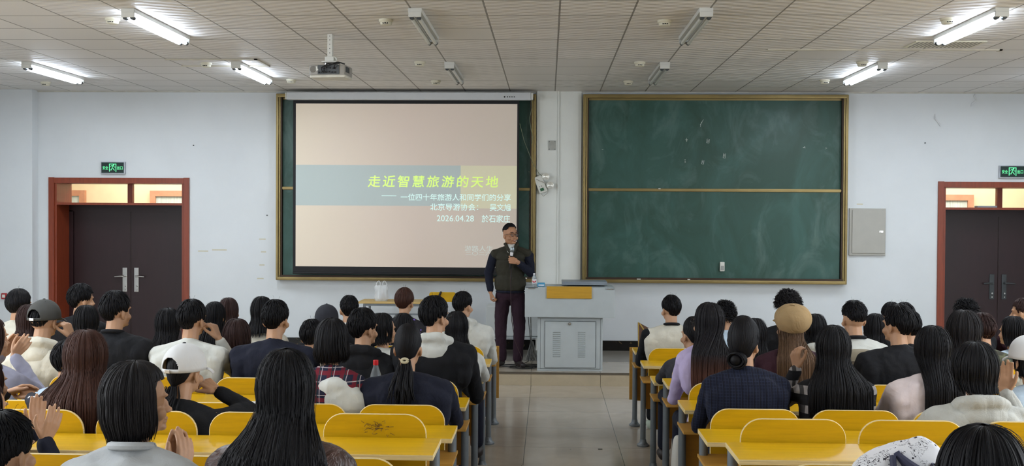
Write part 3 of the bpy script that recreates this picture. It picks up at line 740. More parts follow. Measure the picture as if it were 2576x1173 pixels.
# white low table behind the podium
sd = tag(empty('side_table', (-.38, 13.2, PZ)), 'white low table with closed front behind the speaker', 'table')
MB().box(-.40, .36, .0, .5, pz(.43), pz(.80), 0, bev=.005).build('table_body', plain('table_white', (206, 212, 212), .5, var=.03), sd)
MB().box(-.41, .37, -.01, .51, pz(.405), pz(.425), 0, bev=.004).build('lower_rim', M_PODIUM, sd)
for sx in (-.36, .32):
    for sy in (.03, .46): MB().tube([(sx, sy, 0), (sx, sy, pz(.41))], .018, 10).build('leg', M_PODIUM, sd, smooth=True)
# mop cloth leaning against it
mc = MB(); rr = random.Random(2)
for i in range(26):
    a = rr.uniform(-1, 1); y = rr.uniform(-.03, .03)
    mc.tube([(a*.012, y*.3, .24), (a*.035, y, .15), (a*.06+rr.uniform(-.01, .01), y, .05), (a*.075, y*1.2, .006)], [.006, .008, .008, .006], 5)
mc.tube([(0, 0, .22), (-.01, .02, .30), (-.02, .06, .58)], .008, 8)
mo = mc.build('mop', plain('mop_grey', (132, 132, 130), .95, var=.3, scale=40), smooth=True); mo.location = (-.19, 12.95, PZ); tag(mo, 'small grey mop head standing on the platform left of the podium', 'mop')

# cable coil on the platform
cc = MB(); rr = random.Random(5); pts = []
for i in range(90):
    a = i*.23; R_ = .13+.05*math.sin(i*.31); pts.append((-.30+R_*1.25*math.cos(a)+.04*math.sin(i*.17), 12.33+R_*.85*math.sin(a), PZ+.006+.0002*i))
cc.tube(pts, .005, 6)
cc.tube([pts[-1], (-.2, 12.55, PZ+.012), (-.12, 12.5, PZ+.01), (-.1, 12.62, PZ+.02)], .005, 6)
cc.tube([(-.33, 12.5, PZ+.01), (-.23, 12.7, PZ+.02), (-.2, 12.9, PZ+.2), (-.24, 13.17, PZ+.5), (-.235, 13.15, PZ+.66)], .005, 6)
tag(cc.build('cable', plain('cable_black', (24, 24, 26), .55), smooth=True), 'tangled black cable coiled on the platform floor beside the podium', 'cable')

# bottle helper
def glassy(name, rgb, alpha=.35):
    m, t = newmat(name, lin(rgb), .08); t.b.inputs['Transmission Weight'].default_value = .85; t.b.inputs['IOR'].default_value = 1.12; return m
M_PET = glassy('clear_plastic', (225, 232, 236))
M_RED = plain('cap_red', (205, 32, 40), .4); M_LABW = plain('label_white', (224, 222, 224), .5, var=.03); M_LABR = plain('label_red', (196, 60, 66), .5)
def bottle(loc, label, h, r, cap_m, lab_m, motif=True):
    e = tag(empty('bottle', loc), label, 'bottle')
    s = h/.24
    MB().lathe([(r*.7, 0), (r, .01*s), (r, .04*s), (r*.94, .05*s), (r, .06*s), (r, .14*s), (r*.92, .16*s), (r*.5, .2*s), (r*.42, .215*s)], n=24).build('bottle_body', M_PET, e, smooth=True)
    MB().lathe([(r*.46, .212*s), (r*.48, .216*s), (r*.48, .238*s), (r*.42, .24*s), (0, .24*s)], n=24).build('cap', cap_m, e, smooth=True)
    if lab_m:
        l = MB().lathe([(r*1.01, .055*s), (r*1.02, .06*s), (r*1.02, .125*s), (r*1.01, .13*s)], n=24).build('label', lab_m, e, smooth=True)
        if motif:
            m = MB()
            for sx in (-1, 1): m.tube([(sx*.003, -r*1.05, .075*s), (sx*.014, -r*.98, .09*s), (sx*.019, -r*.9, .108*s)], [.006, .008, .003], 8)
            m.build('label_print', M_LABR, l)
    return e
p = atY(1346, 722, 12.15)
bottle((-.155, 12.14, 1.137), 'small bottle with white cap and red-printed label on the podium', .155, .026, M_LABW, M_LABW)
tb = tag(empty('tissue_pack', (-.075, 12.15, 1.137)), 'small light blue tissue pack on the podium beside the bottle', 'tissue pack')
MB().box(-.045, .045, -.03, .03, 0, .045, 0, bev=.008).build('pack', plain('tissue_blue', (70, 150, 190), .45), tb); MB().box(-.03, .035, -.0315, -.03, .01, .024).build('pack_print', M_LABW, tb)
p = atY(945, 1000, 6.20)
bottle((p.x, 6.20, LV[4]+DH), 'clear water bottle with red cap standing on a left desk beside the ponytailed student', .25, .033, M_RED, None)
# microphone stand etc: drawer pen on podium
# table behind, left of the podium, with chair
tl = tag(empty('table', (-1.93, 13.3, PZ)), 'light wood topped table with grey frame against the wall under the screen', 'table')
MB().box(-.47, .55, -.2, .25, pz(.835), pz(.86), 0, bev=.004).build('tabletop', M_LIGHTWOOD, tl)
f = MB().box(-.40, .50, -.19, -.165, pz(.805), pz(.835)).box(-.40, .50, -.17, -.15, pz(.69), pz(.71)).box(-.40, .50, .2, .22, pz(.79), pz(.835))
f.build('table_frame', M_GREY, tl)
for sx in (-.39, .49):
    for sy in (-.18, .21): MB().box(sx-.014, sx+.014, sy-.014, sy+.014, 0, pz(.835), bev=.003).build('leg', M_GREY, tl)
ch = tag(empty('chair', (-1.33, 13.15, PZ)), 'yellow wooden-backed chair with a black strap over it beside the table', 'chair')
def out2(w, z0, z1, r): return round_plate(w, z0, z1, r, .01)
MB().prism(out2(.34, pz(.86), pz(.985), .03), .0, .014, 0, 1).build('backrest', [M_DESK, M_PLYEDGE], ch)
MB().box(-.19, .19, -.38, 0, pz(.58), pz(.60), 0, bev=.006).build('seat', M_DESK, ch)
for sx in (-.17, .17):
    MB().tube([(sx, .03, 0), (sx, .02, pz(.6)), (sx, .016, pz(.93))], .011, 8).build('leg', M_DKSTEEL, ch, smooth=True); MB().tube([(sx, -.36, 0), (sx, -.34, pz(.58))], .011, 8).build('leg', M_DKSTEEL, ch, smooth=True)
st = MB().tube([(-.08, -.012, pz(.84)), (-.05, -.014, pz(.92)), (-.02, -.008, pz(.99)), (-.02, .02, pz(.99)), (-.04, .03, pz(.85))], [.013, .013, .012, .012, .012], 6)
tag(st.build('strap', M_BLACK, smooth=True), 'black strap hung over the backrest of the yellow chair', 'strap').location = (-1.33, 13.15, PZ)
# transparent bag on the table
bg = tag(empty('plastic_bag', (-2.125, 13.25, .86)), 'crumpled transparent plastic bag standing on the table under the screen', 'bag')
m = MB(); rr = random.Random(11); n = 26; rings = []
for i, (z, w_, d_) in enumerate(((0, .075, .05), (.03, .09, .06), (.08, .085, .06), (.13, .08, .05), (.17, .085, .045), (.2, .08, .035))):
    rings.append([(w_*(1+rr.uniform(-.12, .12))*math.cos(2*PI*k/n), d_*(1+rr.uniform(-.2, .2))*math.sin(2*PI*k/n), z+rr.uniform(-.006, .006)) for k in range(n)])
vs = [p for r_ in rings for p in r_]; fs = [(i*n+k, i*n+(k+1) % n, (i+1)*n+(k+1) % n, (i+1)*n+k) for i in range(5) for k in range(n)]+[tuple(range(n))]
m.add(vs, fs)
M_FILM, t_ = newmat('clear_film', lin((235, 238, 240)), .15); t_.b.inputs['Alpha'].default_value = .45
m.build('bag_body', M_FILM, bg, smooth=True)
for sx in (-1, 1): MB().tube([(sx*.07, 0, .19), (sx*.06, .0, .235), (sx*.035, 0, .255), (sx*.015, 0, .23), (sx*.02, 0, .18)], .007, 6).build('bag_handle', M_FILM, bg, smooth=True)
bc = MB()
for i in range(5): bc.lathe([(0, -.02), (.022, -.01), (.024, .012), (0, .02)], (rr.uniform(-.045, .045), rr.uniform(-.02, .02), .03+.025*i), 10)
bc.build('bag_contents', M_LABW, bg, smooth=True)

# sheets of paper on desks
def paper(cx_, cy_, k, w_, h_, rz, lab, prt=False):
    Y = YK[k]-.17 if cy_ is None else cy_
    z = LV[k]+DH; p = atZ(cx_[0], cx_[1], z); e = tag(empty('paper', (p.x, p.y, z+.0015), rz), lab, 'paper', 'papers on the desks')
    MB().box(-w_/2, w_/2, -h_/2, h_/2, 0, .004).build('sheet', plain('paper_white', (226, 224, 222), .7, var=.03), e)
    if prt:
        q = MB()
        for i in range(5): q.box(-w_*.35, w_*(.1+.25*((i*37) % 5)/5), -h_*.35+i*h_*.15, -h_*.28+i*h_*.15, .004, .0048)
        q.build('print', M_LABR, e)
paper((1978, 1003), 0, 4, .15, .2, .1, 'printed leaflet with reddish text on a right desk between two students', True)
paper((618, 1020), 0, 4, .13, .18, .3, 'white sheet at the desk edge left of the long-haired student in the middle')
# tote on the first right desk
def cloth_bag(name, loc, w_, d_, h_, mat, lab, seed=1, lean=0, straps=None, smat=None):
    e = tag(empty(name, loc), lab, 'bag'); rr = random.Random(seed); n = 28; m = MB(); R = []
    levels = [(0, .82, .9), (.06, .97, 1), (.25, 1.02, 1.05), (.5, 1, 1), (.75, .95, .85), (.92, .85, .6), (1, .62, .3)]
    for z, a, b_ in levels:
        R.append([((w_/2*a)*(1+rr.uniform(-.04, .04))*(abs(math.cos(t))**.6*(1 if math.cos(t) > 0 else -1))+lean*z, (d_/2*b_)*(1+rr.uniform(-.06, .06))*(abs(math.sin(t))**.6*(1 if math.sin(t) > 0 else -1)), h_*z+rr.uniform(-.004, .004)) for t in [2*PI*k/n for k in range(n)]])
    m.add([p for r_ in R for p in r_], [(i*n+k, i*n+(k+1) % n, (i+1)*n+(k+1) % n, (i+1)*n+k) for i in range(len(R)-1) for k in range(n)]+[tuple(range(n)), tuple(range((len(R)-1)*n, len(R)*n))])
    o = m.build('bag_body', mat, e, smooth=True)
    ss = o.modifiers.new('soft', 'SUBSURF'); ss.levels = 1; ss.render_levels = 1
    for pts, r_ in (straps or []):
        MB().tube(pts, r_, 8).build('strap', smat or mat, e, smooth=True)
    return e
M_BRBAG = plain('brown_paper_bag', (112, 84, 70), .8, var=.15)
e = tag(empty('paper_bag', (.905, 9.64, DH)), 'brown shopping bag with yellow edge on the first right desk beside the varsity jacket', 'bag')
MB().add([(-.06, -.03, 0), (.1, -.03, 0), (.1, .06, 0), (-.06, .06, 0), (-.065, -.03, .26), (.1, -.03, .17), (.1, .05, .17), (-.065, .05, .25)], [(0, 1, 5, 4), (1, 2, 6, 5), (2, 3, 7, 6), (3, 0, 4, 7), (0, 3, 2, 1)]).build('bag_body', M_BRBAG, e)
MB().tube([(-.065, -.03, .26), (-.06, -.03, .0)], .004, 6).tube([(-.055, -.033, .25), (.0, -.034, .17)], .006, 6).build('bag_edge', plain('edge_yellow', (190, 160, 80), .6), e)

# white patterned backpack on the nearest right desk
def mk_doodle():
    c = lin((222, 222, 226)); m, t = newmat('doodle_print_cloth', c, .8)
    v = t.coord((1, 1, 1)); n1 = t.noise(38, 2, v, .5, 1.6)
    l = t.math('ABSOLUTE', t.math('SUBTRACT', n1, .5)); ln = t.math('LESS_THAN', l, .02)
    vo = t.add('ShaderNodeTexVoronoi'); vo.inputs['Scale'].default_value = 30; t.link(v, vo.inputs['Vector']); dots = t.math('LESS_THAN', vo.outputs['Distance'], .22)
    gate = t.math('GREATER_THAN', t.noise(14, 2, v), .5); gate2 = t.math('GREATER_THAN', t.noise(17, 2, t.coord((1.3, 1, 1))), .53)
    col = t.mix(t.math('MULTIPLY', ln, gate), c, lin((60, 58, 66)))
    col = t.mix(t.math('MULTIPLY', dots, gate2), col, lin((46, 42, 52)))
    red = t.math('MULTIPLY', t.math('GREATER_THAN', t.noise(11, 1, t.coord((1, 1.7, 1))), .74), 1)
    col = t.mix(t.math('MULTIPLY', red, .7), col, lin((190, 90, 96)))
    t.link(col, t.b.inputs['Base Color']); t.bump(t.noise(9, 4, v), .4, .02); return m
M_DOOD = mk_doodle(); M_NAVYST = plain('strap_navy', (52, 54, 78), .7)
bp = atY(2252, 1173, 3.62)
e = tag(empty('backpack', (bp.x+.01, 3.62, LV[7]+DH)), 'white backpack printed with black doodles and navy straps on the nearest right desk', 'backpack')
R = []; n = 32; rr = random.Random(4)
for z, a, b_, ox in ((0, .95, .9, 0), (.05, 1.02, 1, 0), (.12, .98, 1, .0), (.17, .9, .92, .0), (.205, .74, .75, .01), (.228, .5, .5, .02), (.24, .2, .25, .035)):
    R.append([(.17*a*(abs(math.cos(t))**.7*(1 if math.cos(t) > 0 else -1))*(1+rr.uniform(-.02, .02))+ox, .095*b_*(abs(math.sin(t))**.7*(1 if math.sin(t) > 0 else -1)), z+rr.uniform(-.004, .004)+.02*math.cos(t)*(z > .1)) for t in [2*PI*k/n for k in range(n)]])
m = MB().add([p for r_ in R for p in r_], [(i*n+k, i*n+(k+1) % n, (i+1)*n+(k+1) % n, (i+1)*n+k) for i in range(len(R)-1) for k in range(n)]+[tuple(range(n)), tuple(range((len(R)-1)*n, len(R)*n))])
o = m.build('bag_body', M_DOOD, e, smooth=True); o.modifiers.new('soft', 'SUBSURF').render_levels = 1
MB().tube([(-.05, -.105, .02), (-.05, -.105, .1), (-.048, -.098, .17), (-.045, -.08, .205)], [.011]*4, 6).build('strap', M_NAVYST, e, smooth=True)
MB().tube([(.015, -.108, .02), (.014, -.11, .1), (.0, -.098, .165), (-.03, -.07, .215)], [.012]*4, 6).build('strap', M_NAVYST, e, smooth=True)
MB().tube([(-.025, -.075, .208), (.0, -.105, .185), (.04, -.115, .16), (.075, -.105, .165), (.09, -.085, .18), (.07, -.1, .15), (.05, -.115, .1), (.055, -.115, .03)], [.010, .014, .015, .013, .008, .012, .012, .010], 8).build('carry_handle', M_NAVYST, e, smooth=True)
# beige backpack worn / hung behind the undercut student: built on the fourth desk row
M_BEIGE = plain('canvas_beige', (152, 142, 122), .85, var=.1, bump=.2)
p = atY(2166, 950, 7.12)
e = tag(empty('backpack', (p.x, 7.12, LV[3]+DH)), 'beige canvas backpack with keychains standing behind the student with the undercut', 'backpack')
R = []
for z, a, b_ in ((0, .85, .9), (.03, 1, 1), (.1, 1, 1), (.17, .97, .95), (.21, .8, .75), (.225, .45, .5)):
    R.append([(.125*a*(abs(math.cos(t))**.6*(1 if math.cos(t) > 0 else -1)), .07*b_*(abs(math.sin(t))**.6*(1 if math.sin(t) > 0 else -1)), z) for t in [2*PI*k/n for k in range(n)]])
m = MB().add([p for r_ in R for p in r_], [(i*n+k, i*n+(k+1) % n, (i+1)*n+(k+1) % n, (i+1)*n+k) for i in range(len(R)-1) for k in range(n)]+[tuple(range(n)), tuple(range((len(R)-1)*n, len(R)*n))])
m.build('bag_body', M_BEIGE, e, smooth=True)
MB().tube([(-.12, -.06, .15), (.0, -.082, .16), (.12, -.06, .15)], .004, 6).build('zip', M_CHROME, e, smooth=True)
MB().tube([(.02, -.082, .15), (.03, -.085, .1), (.05, -.085, .07)], [.008, .014, .01], 8).build('keychain', M_CHROME, e, smooth=True)
MB().tube([(.1, -.05, .12), (.135, -.06, .08), (.13, -.06, .02)], [.012, .014, .014], 8).build('strap', M_LABW, e, smooth=True)
MB().box(.11, .21, -.06, .03, 0, .035, bev=.012).build('side_pouch', plain('pouch_brown', (98, 84, 64), .8), e)
# white coat and bag under the right aisle seats
M_OFFW = plain('cloth_offwhite', (206, 204, 196), .9, var=.05, bump=.3, bscale=30)
cloth_bag('cloth_bag', (.885, 6.82, LV[3]), .13, .2, .42, M_OFFW, 'crumpled white cloth bag on the floor beside the right aisle legs', 3)
cloth_bag('cloth_bag', (1.13, 6.55, LV[4]), .2, .18, .2, plain('cloth_translucent', (190, 188, 180), .6, var=.1), 'translucent bag on the floor under the fifth right desk row', 5)
cloth_bag('shoulder_bag', (-.60, 5.18, LV[5]), .2, .14, .34, plain('bag_grey_brown', (110, 104, 98), .85), 'grey bag hanging with pale straps at the aisle end of the left desks', 6,
          straps=[([(.05, -.02, .32), (.1, .0, .36), (.13, .02, .3), (.14, .02, .15), (.135, .02, .02)], .008), ([(-.02, 0, .33), (-.04, .0, .5), (.02, 0, .52), (.08, 0, .38)], .008)], smat=plain('strap_pale', (176, 184, 186), .7))
# litter on the aisle floor
for (x, y), lab, m_ in (((1510, 1131), 'small dark scrap on the aisle floor', M_DKSTEEL), ((1435, 1130), 'tiny white crumb on the aisle floor', M_LABW)):
    p = atZ(x, y, 0); o = MB().box(-.018 if m_ is M_DKSTEEL else -.006, .018 if m_ is M_DKSTEEL else .006, -.006, .006, 0, .004, bev=.001).build('floor_scrap', m_); o.location = (p.x, p.y, 0); tag(o, lab, 'litter', 'scraps on the aisle floor')
# ------------------------------------------------------------------ people
M_EYE = plain('eye_white', (200, 195, 190), .3, var=0); M_IRIS = plain('eye_dark', (26, 18, 14), .2, var=0)
def skin_mat(name, rgb):
    if name in MATS: return MATS[name]
    c = lin(rgb); m, t = newmat(name, c, .5, 0, .4); v = t.coord()
    t.link(t.ramp(t.noise(22, 4, v), [(.3, tuple(x*.92 for x in c)), (.7, c)]), t.b.inputs['Base Color']); t.bump(t.noise(160, 2, v), .08, .002); return m
SKIN = skin_mat('skin', (192, 148, 116)); SKIN2 = skin_mat('skin_tan', (178, 130, 98))
def hair_mat(name, rgb, rgb2=None, zsplit=None):
    if name in MATS: return MATS[name]
    c = lin(rgb); m, t = newmat(name, c, .55, 0, .22)
    v = t.coord((90, 90, 5)); n = t.noise(1, 4, v, .6)
    col = t.ramp(n, [(.3, tuple(x*.7 for x in c)), (.75, tuple(x*1.3 for x in c))])
    if rgb2:
        X, Y, Z = t.sep(t.coord()); r = t.add('ShaderNodeMapRange'); t.link(Z, r.inputs[0]); r.inputs[1].default_value = zsplit[0]; r.inputs[2].default_value = zsplit[1]
        col = t.mix(r.outputs[0], lin(rgb2), col)
    t.link(col, t.b.inputs['Base Color']); t.bump(n, .15, .002); return m
H_BLACK = hair_mat('hair_black', (17, 16, 20)); H_SOFT = hair_mat('hair_soft_black', (30, 27, 29)); H_BROWN = hair_mat('hair_brown', (66, 40, 32)); H_DKBR = hair_mat('hair_dark_brown', (50, 32, 30))
H_LTBR = hair_mat('hair_light_brown', (98, 74, 54))
def cloth(name, rgb, bump=.25, rough=.9, var=.1, folds=9):
    if name in MATS: return MATS[name]
    c = lin(rgb); m, t = newmat(name, c, rough, 0, .3); v = t.coord()
    t.link(t.ramp(t.noise(7, 3, v), [(.3, tuple(x*(1-var) for x in c)), (.7, tuple(min(1, x*(1+var)) for x in c))]), t.b.inputs['Base Color'])
    f = t.noise(folds, 3, t.coord((1, 1, .6)), .5, .8); w = t.noise(220, 2, v)
    t.bump(t.math('ADD', f, t.math('MULTIPLY', w, .06)), bump*2, .03); return m
def stripes(name, base, kinds, scale=1):
    """woven check or stripes: kinds = list of (axis, period, width, offset, colour)"""
    if name in MATS: return MATS[name]
    m, t = newmat(name, lin(base), .9, 0, .3); ax = t.sep(t.coord()); col = lin(base)
    prev = None
    for a, per, w, off, rgb in kinds:
        f = t.math('FRACT', t.math('ADD', t.math('DIVIDE', ax[a], per), 50+off)); g = t.math('LESS_THAN', f, w/per)
        prev = t.mix(g if len(kinds) > 6 else t.math('MULTIPLY', g, .85), prev if prev is not None else lin(base), lin(rgb))
    t.link(prev, t.b.inputs['Base Color']); t.bump(t.noise(8, 3, t.coord()), .4, .03); return m
M_PLAID = stripes('plaid_navy_red', (34, 36, 58), [(0, .07, .022, 0, (110, 30, 44)), (2, .07, .022, .2, (120, 32, 46)), (0, .07, .004, .5, (200, 190, 190)), (2, .07, .004, .7, (200, 190, 190)), (0, .07, .005, .7, (20, 60, 60))])
M_TWEED = stripes('navy_tweed', (20, 24, 42), [(0, .016, .003, 0, (36, 42, 64)), (2, .016, .003, 0, (34, 40, 62)), (0, .032, .005, .4, (14, 14, 26))])
M_BWCHK = stripes('black_white_plaid', (26, 26, 30), [(2, .10, .045, .1, (170, 165, 165)), (2, .10, .006, .3, (30, 30, 34)), (0, .17, .02, .2, (20, 20, 24)), (0, .17, .02, .45, (22, 22, 26))])
def mk_polka():
    m, t = newmat('navy_polka_dots', lin((26, 28, 44)), .8); vo = t.add('ShaderNodeTexVoronoi'); vo.inputs['Scale'].default_value = 26; vo.inputs['Randomness'].default_value = .25
    t.link(t.coord(), vo.inputs['Vector']); d = t.math('LESS_THAN', vo.outputs['Distance'], .24)
    t.link(t.mix(d, lin((26, 28, 44)), lin((215, 212, 214))), t.b.inputs['Base Color']); return m
M_POLKA = mk_polka()
def mk_purple():
    m, t = newmat('black_purple_pattern', lin((26, 24, 32)), .8); vo = t.add('ShaderNodeTexVoronoi'); vo.inputs['Scale'].default_value = 34; t.link(t.coord(), vo.inputs['Vector'])
    d = t.math('LESS_THAN', vo.outputs['Distance'], .35); g = t.math('MULTIPLY', d, t.math('GREATER_THAN', t.noise(8, 1, t.coord()), .48))
    t.link(t.mix(g, lin((26, 24, 32)), lin((128, 96, 200))), t.b.inputs['Base Color']); return m
M_PURPLE = mk_purple()
def mk_camo():
    m, t = newmat('olive_camouflage', lin((60, 66, 50)), .85); n = t.noise(14, 2, t.coord())
    t.link(t.ramp(n, [(.4, lin((38, 44, 36))), (.5, lin((86, 88, 62))), (.6, lin((54, 52, 40)))]), t.b.inputs['Base Color']); return m
M_CAMO = mk_camo()
def mk_leather():
    c = lin((74, 50, 44)); m, t = newmat('brown_leather', c, .28, 0, .6); n = t.noise(10, 5, t.coord(), .6, 1.5)
    t.link(t.ramp(n, [(.3, lin((44, 28, 26))), (.7, lin((98, 68, 60)))]), t.b.inputs['Base Color']); t.bump(n, .8, .03); return m
M_LEATHER = mk_leather()
C = dict(black=cloth('cloth_black', (22, 23, 27)), navy=cloth('cloth_navy', (26, 29, 44)), white=cloth('cloth_white', (205, 206, 200)), cream=cloth('cloth_cream', (206, 202, 188)),
    grey=cloth('cloth_grey', (198, 201, 203)), hoodie=cloth('cloth_heather_grey', (184, 184, 178), .4), dkgrey=cloth('cloth_dark_grey', (58, 58, 64)), lav=cloth('cloth_lavender', (186, 172, 208)),
    pink=cloth('cloth_pale_pink', (236, 222, 224)), ltblue=cloth('cloth_light_blue', (182, 200, 216)), maroon=cloth('cloth_maroon', (62, 36, 46)), olive=cloth('cloth_olive', (60, 58, 48)),
    denim=cloth('cloth_denim', (58, 66, 92)), vest=cloth('vest_olive_brown', (50, 48, 38), .3, .8), navysl=cloth('sleeve_navy', (24, 27, 42), .35), trous=cloth('trousers_maroon', (48, 30, 42), .3),
    floral=stripes('floral_blue', (110, 150, 180), [(0, .03, .01, 0, (220, 225, 230)), (2, .04, .012, .3, (40, 60, 100))]), blueband=cloth('cloth_royal_blue', (30, 66, 170)), lilac=cloth('cloth_grey_lilac', (150, 150, 168)),
    plaid=M_PLAID, tweed=M_TWEED, bwchk=M_BWCHK, polka=M_POLKA, purple=M_PURPLE, camo=M_CAMO, leather=M_LEATHER)
M_CAPG = cloth('cap_grey', (72, 72, 70), .1, .85, .06); M_CAPW = cloth('cap_white', (214, 214, 214), .1, .85, .04); M_CAPD = cloth('cap_charcoal', (46, 47, 54), .15, .9, .06); M_BERET = cloth('cap_beret_tan', (160, 134, 96), .35, .9, .14)
M_SHOE = plain('shoe_pale', (176, 190, 176), .6); M_SHOED = plain('shoe_dark', (36, 28, 28), .5)

class Blob:
    """overlapping capsules and ellipsoids, later fused into one continuous skin by a voxel remesh"""
    def __init__(s): s.m = MB()
    def ell(s, c, r, rot=None, n=14):
        c = Vector(c); R = rot or Matrix.Identity(3); vs = []; fs = []; h = n//2
        vs.append(c+R@Vector((0, 0, r[2])))
        for i in range(1, h):
            th = PI*i/h
            for k in range(n):
                ph = 2*PI*k/n; vs.append(c+R@Vector((r[0]*math.sin(th)*math.cos(ph), r[1]*math.sin(th)*math.sin(ph), r[2]*math.cos(th))))
        vs.append(c+R@Vector((0, 0, -r[2]))); L = len(vs)-1
        for k in range(n): fs.append((0, 1+k, 1+(k+1) % n)); fs.append((L, 1+(h-2)*n+(k+1) % n, 1+(h-2)*n+k))
        for i in range(h-2):
            for k in range(n): fs.append((1+i*n+k, 1+(i+1)*n+k, 1+(i+1)*n+(k+1) % n, 1+i*n+(k+1) % n))
        s.m.add(vs, fs); return s
    def cap(s, p0, p1, r0, r1, n=12):
        p0, p1 = Vector(p0), Vector(p1); d = p1-p0; L = d.length
        if L < 1e-6: return s.ell(p0, (r0,)*3)
        t = d/L; a = Vector((0, 0, 1)) if abs(t.z) < .9 else Vector((1, 0, 0)); a = (a-t*a.dot(t)).normalized(); b = t.cross(a)
        rings = []; H = 4
        for i in range(H): th = PI/2*(i+.35)/H; rings.append((-math.cos(th)*r0, math.sin(th)*r0))
        rings.append((0, r0)); rings.append((L, r1))
        for i in range(H-1, -1, -1): th = PI/2*(i+.35)/H; rings.append((L+math.cos(th)*r1, math.sin(th)*r1))
        vs = [p0+t*h+(a*math.cos(2*PI*k/n)+b*math.sin(2*PI*k/n))*r for h, r in rings for k in range(n)]; N = len(rings)
        fs = [(i*n+k, i*n+(k+1) % n, (i+1)*n+(k+1) % n, (i+1)*n+k) for i in range(N-1) for k in range(n)]+[tuple(range(n))[::-1], tuple(range((N-1)*n, N*n))]
        s.m.add(vs, fs); return s
    def chain(s, pts, rs):
        for i in range(len(pts)-1): s.cap(pts[i], pts[i+1], rs[i], rs[i+1])
        return s
    def build(s, name, mat, parent, voxel=.007, smooth=4, wrinkle=0, seed=0):
        o = s.m.build(name, mat, parent)
        r = o.modifiers.new('fuse', 'REMESH'); r.mode = 'VOXEL'; r.voxel_size = voxel; r.use_smooth_shade = True
        if smooth:
            q = o.modifiers.new('smooth', 'SMOOTH'); q.factor = .5; q.iterations = smooth
        if wrinkle:
            tx = bpy.data.textures.new('folds', 'CLOUDS'); tx.noise_scale = .075; tx.noise_depth = 2
            d = o.modifiers.new('folds', 'DISPLACE'); d.texture = tx; d.strength = wrinkle; d.mid_level = .5; d.texture_coords = 'GLOBAL'
        return o

def rotz(p, a): c, s_ = math.cos(a), math.sin(a); return Vector((p[0]*c-p[1]*s_, p[0]*s_+p[1]*c, p[2]))
def frame(d, up):
    """matrix with y along d, z near up"""
    y = Vector(d).normalized(); x = y.cross(Vector(up)).normalized(); z = x.cross(y); return Matrix((x, y, z)).transposed()
def hand(B, wrist, direc, back, side, curl=.5, spread=.12, s=1.0, thumb=.6, curls=None):
    """palm, four fingers of different lengths with knuckle bends, thumb from the side of the palm.
    direc: towards the knuckles; back: direction of the back of the hand; side: +1 if the thumb lies on +x of the frame"""
    F = frame(direc, back); w = Vector(wrist)
    P = lambda x, y, z: w+F@(Vector((x*side, y, z))*s)
    xs = (.030, .010, -.011, -.030); kn = (.088, .092, .088, .080); ln = (.068, .076, .070, .054)
    for i in range(4):
        B.cap(P(xs[i]*.6, .012, 0), P(xs[i], kn[i], 0), .0125*s, .0108*s)
    B.ell(P(0, .05, -.002), (.036*s, .044*s, .0125*s), F)
    for i in range(4):
        cu = curls[i] if curls else curl; a = 0; p = Vector((xs[i], kn[i], 0)); sp = xs[i]*spread*14; r = .0095
        for j, f in enumerate((.45, .31, .24)):
            a += cu*(1.15, 1.25, .8)[j]
            d = Vector((math.sin(sp*(1-cu*.6)), math.cos(a), -math.sin(a))); d.normalize(); q = p+d*ln[i]*f; r2 = r*.91
            B.cap(P(*p), P(*q), r*s, r2*s, 10); p = q; r = r2
    t0 = Vector((.026, .022, -.004)); a = thumb
    t1 = t0+Vector((math.sin(a)*.036, math.cos(a)*.036, -.012)); t2 = t1+Vector((math.sin(a*.55)*.030, math.cos(a*.55)*.030, -.010*(1+curl))); t3 = t2+Vector((math.sin(a*.2)*.024, math.cos(a*.2)*.024, -.010*curl))
    B.cap(P(*t0), P(*t1), .0145*s, .0115*s).cap(P(*t1), P(*t2), .0115*s, .0100*s).cap(P(*t2), P(*t3), .0100*s, .0085*s)

def head_blob(B, hc, yaw, s=1.0, face=True, jaw=0, tilt=0):
    H = lambda x, y, z: Vector(hc)+rotz((x*s, y*s*math.cos(tilt)+z*s*math.sin(tilt), z*s*math.cos(tilt)-y*s*math.sin(tilt)), yaw)
    R = Matrix.Rotation(yaw, 3, 'Z')@Matrix.Rotation(-tilt, 3, 'X')
    B.ell(H(0, -.008, .022), (.074*s, .092*s, .090*s), R, 20)
    B.ell(H(0, .012, -.045), (.060*s+jaw, .070*s, .070*s), R, 18); B.ell(H(0, .030, -.083), (.034*s+jaw, .044*s, .028*s), R)
    for sx in (-1, 1):
        B.ell(H(sx*.0765, -.008, -.015), (.008*s, .017*s, .029*s), R@Matrix.Rotation(sx*.35, 3, 'Z')); B.ell(H(sx*.074, -.002, -.040), (.007*s, .009*s, .012*s), R)
        B.ell(H(sx*.044, .052, -.038), (.024*s, .024*s, .022*s), R)
        B.ell(H(sx*.030, .072, .022), (.024*s, .014*s, .007*s), R)
    B.ell(H(0, .086, -.018), (.009*s, .013*s, .026*s), R@Matrix.Rotation(.22, 3, 'X')); B.ell(H(0, .098, -.034), (.0135*s, .013*s, .010*s), R)
    for sx in (-1, 1): B.ell(H(sx*.012, .088, -.037), (.008*s, .011*s, .007*s), R)
    B.ell(H(0, .083, -.060), (.024*s, .012*s, .006*s), R); B.ell(H(0, .081, -.071), (.020*s, .012*s, .006*s), R)
    B.ell(H(0, .074, -.09), (.02*s, .017*s, .013*s), R)
    return H, R

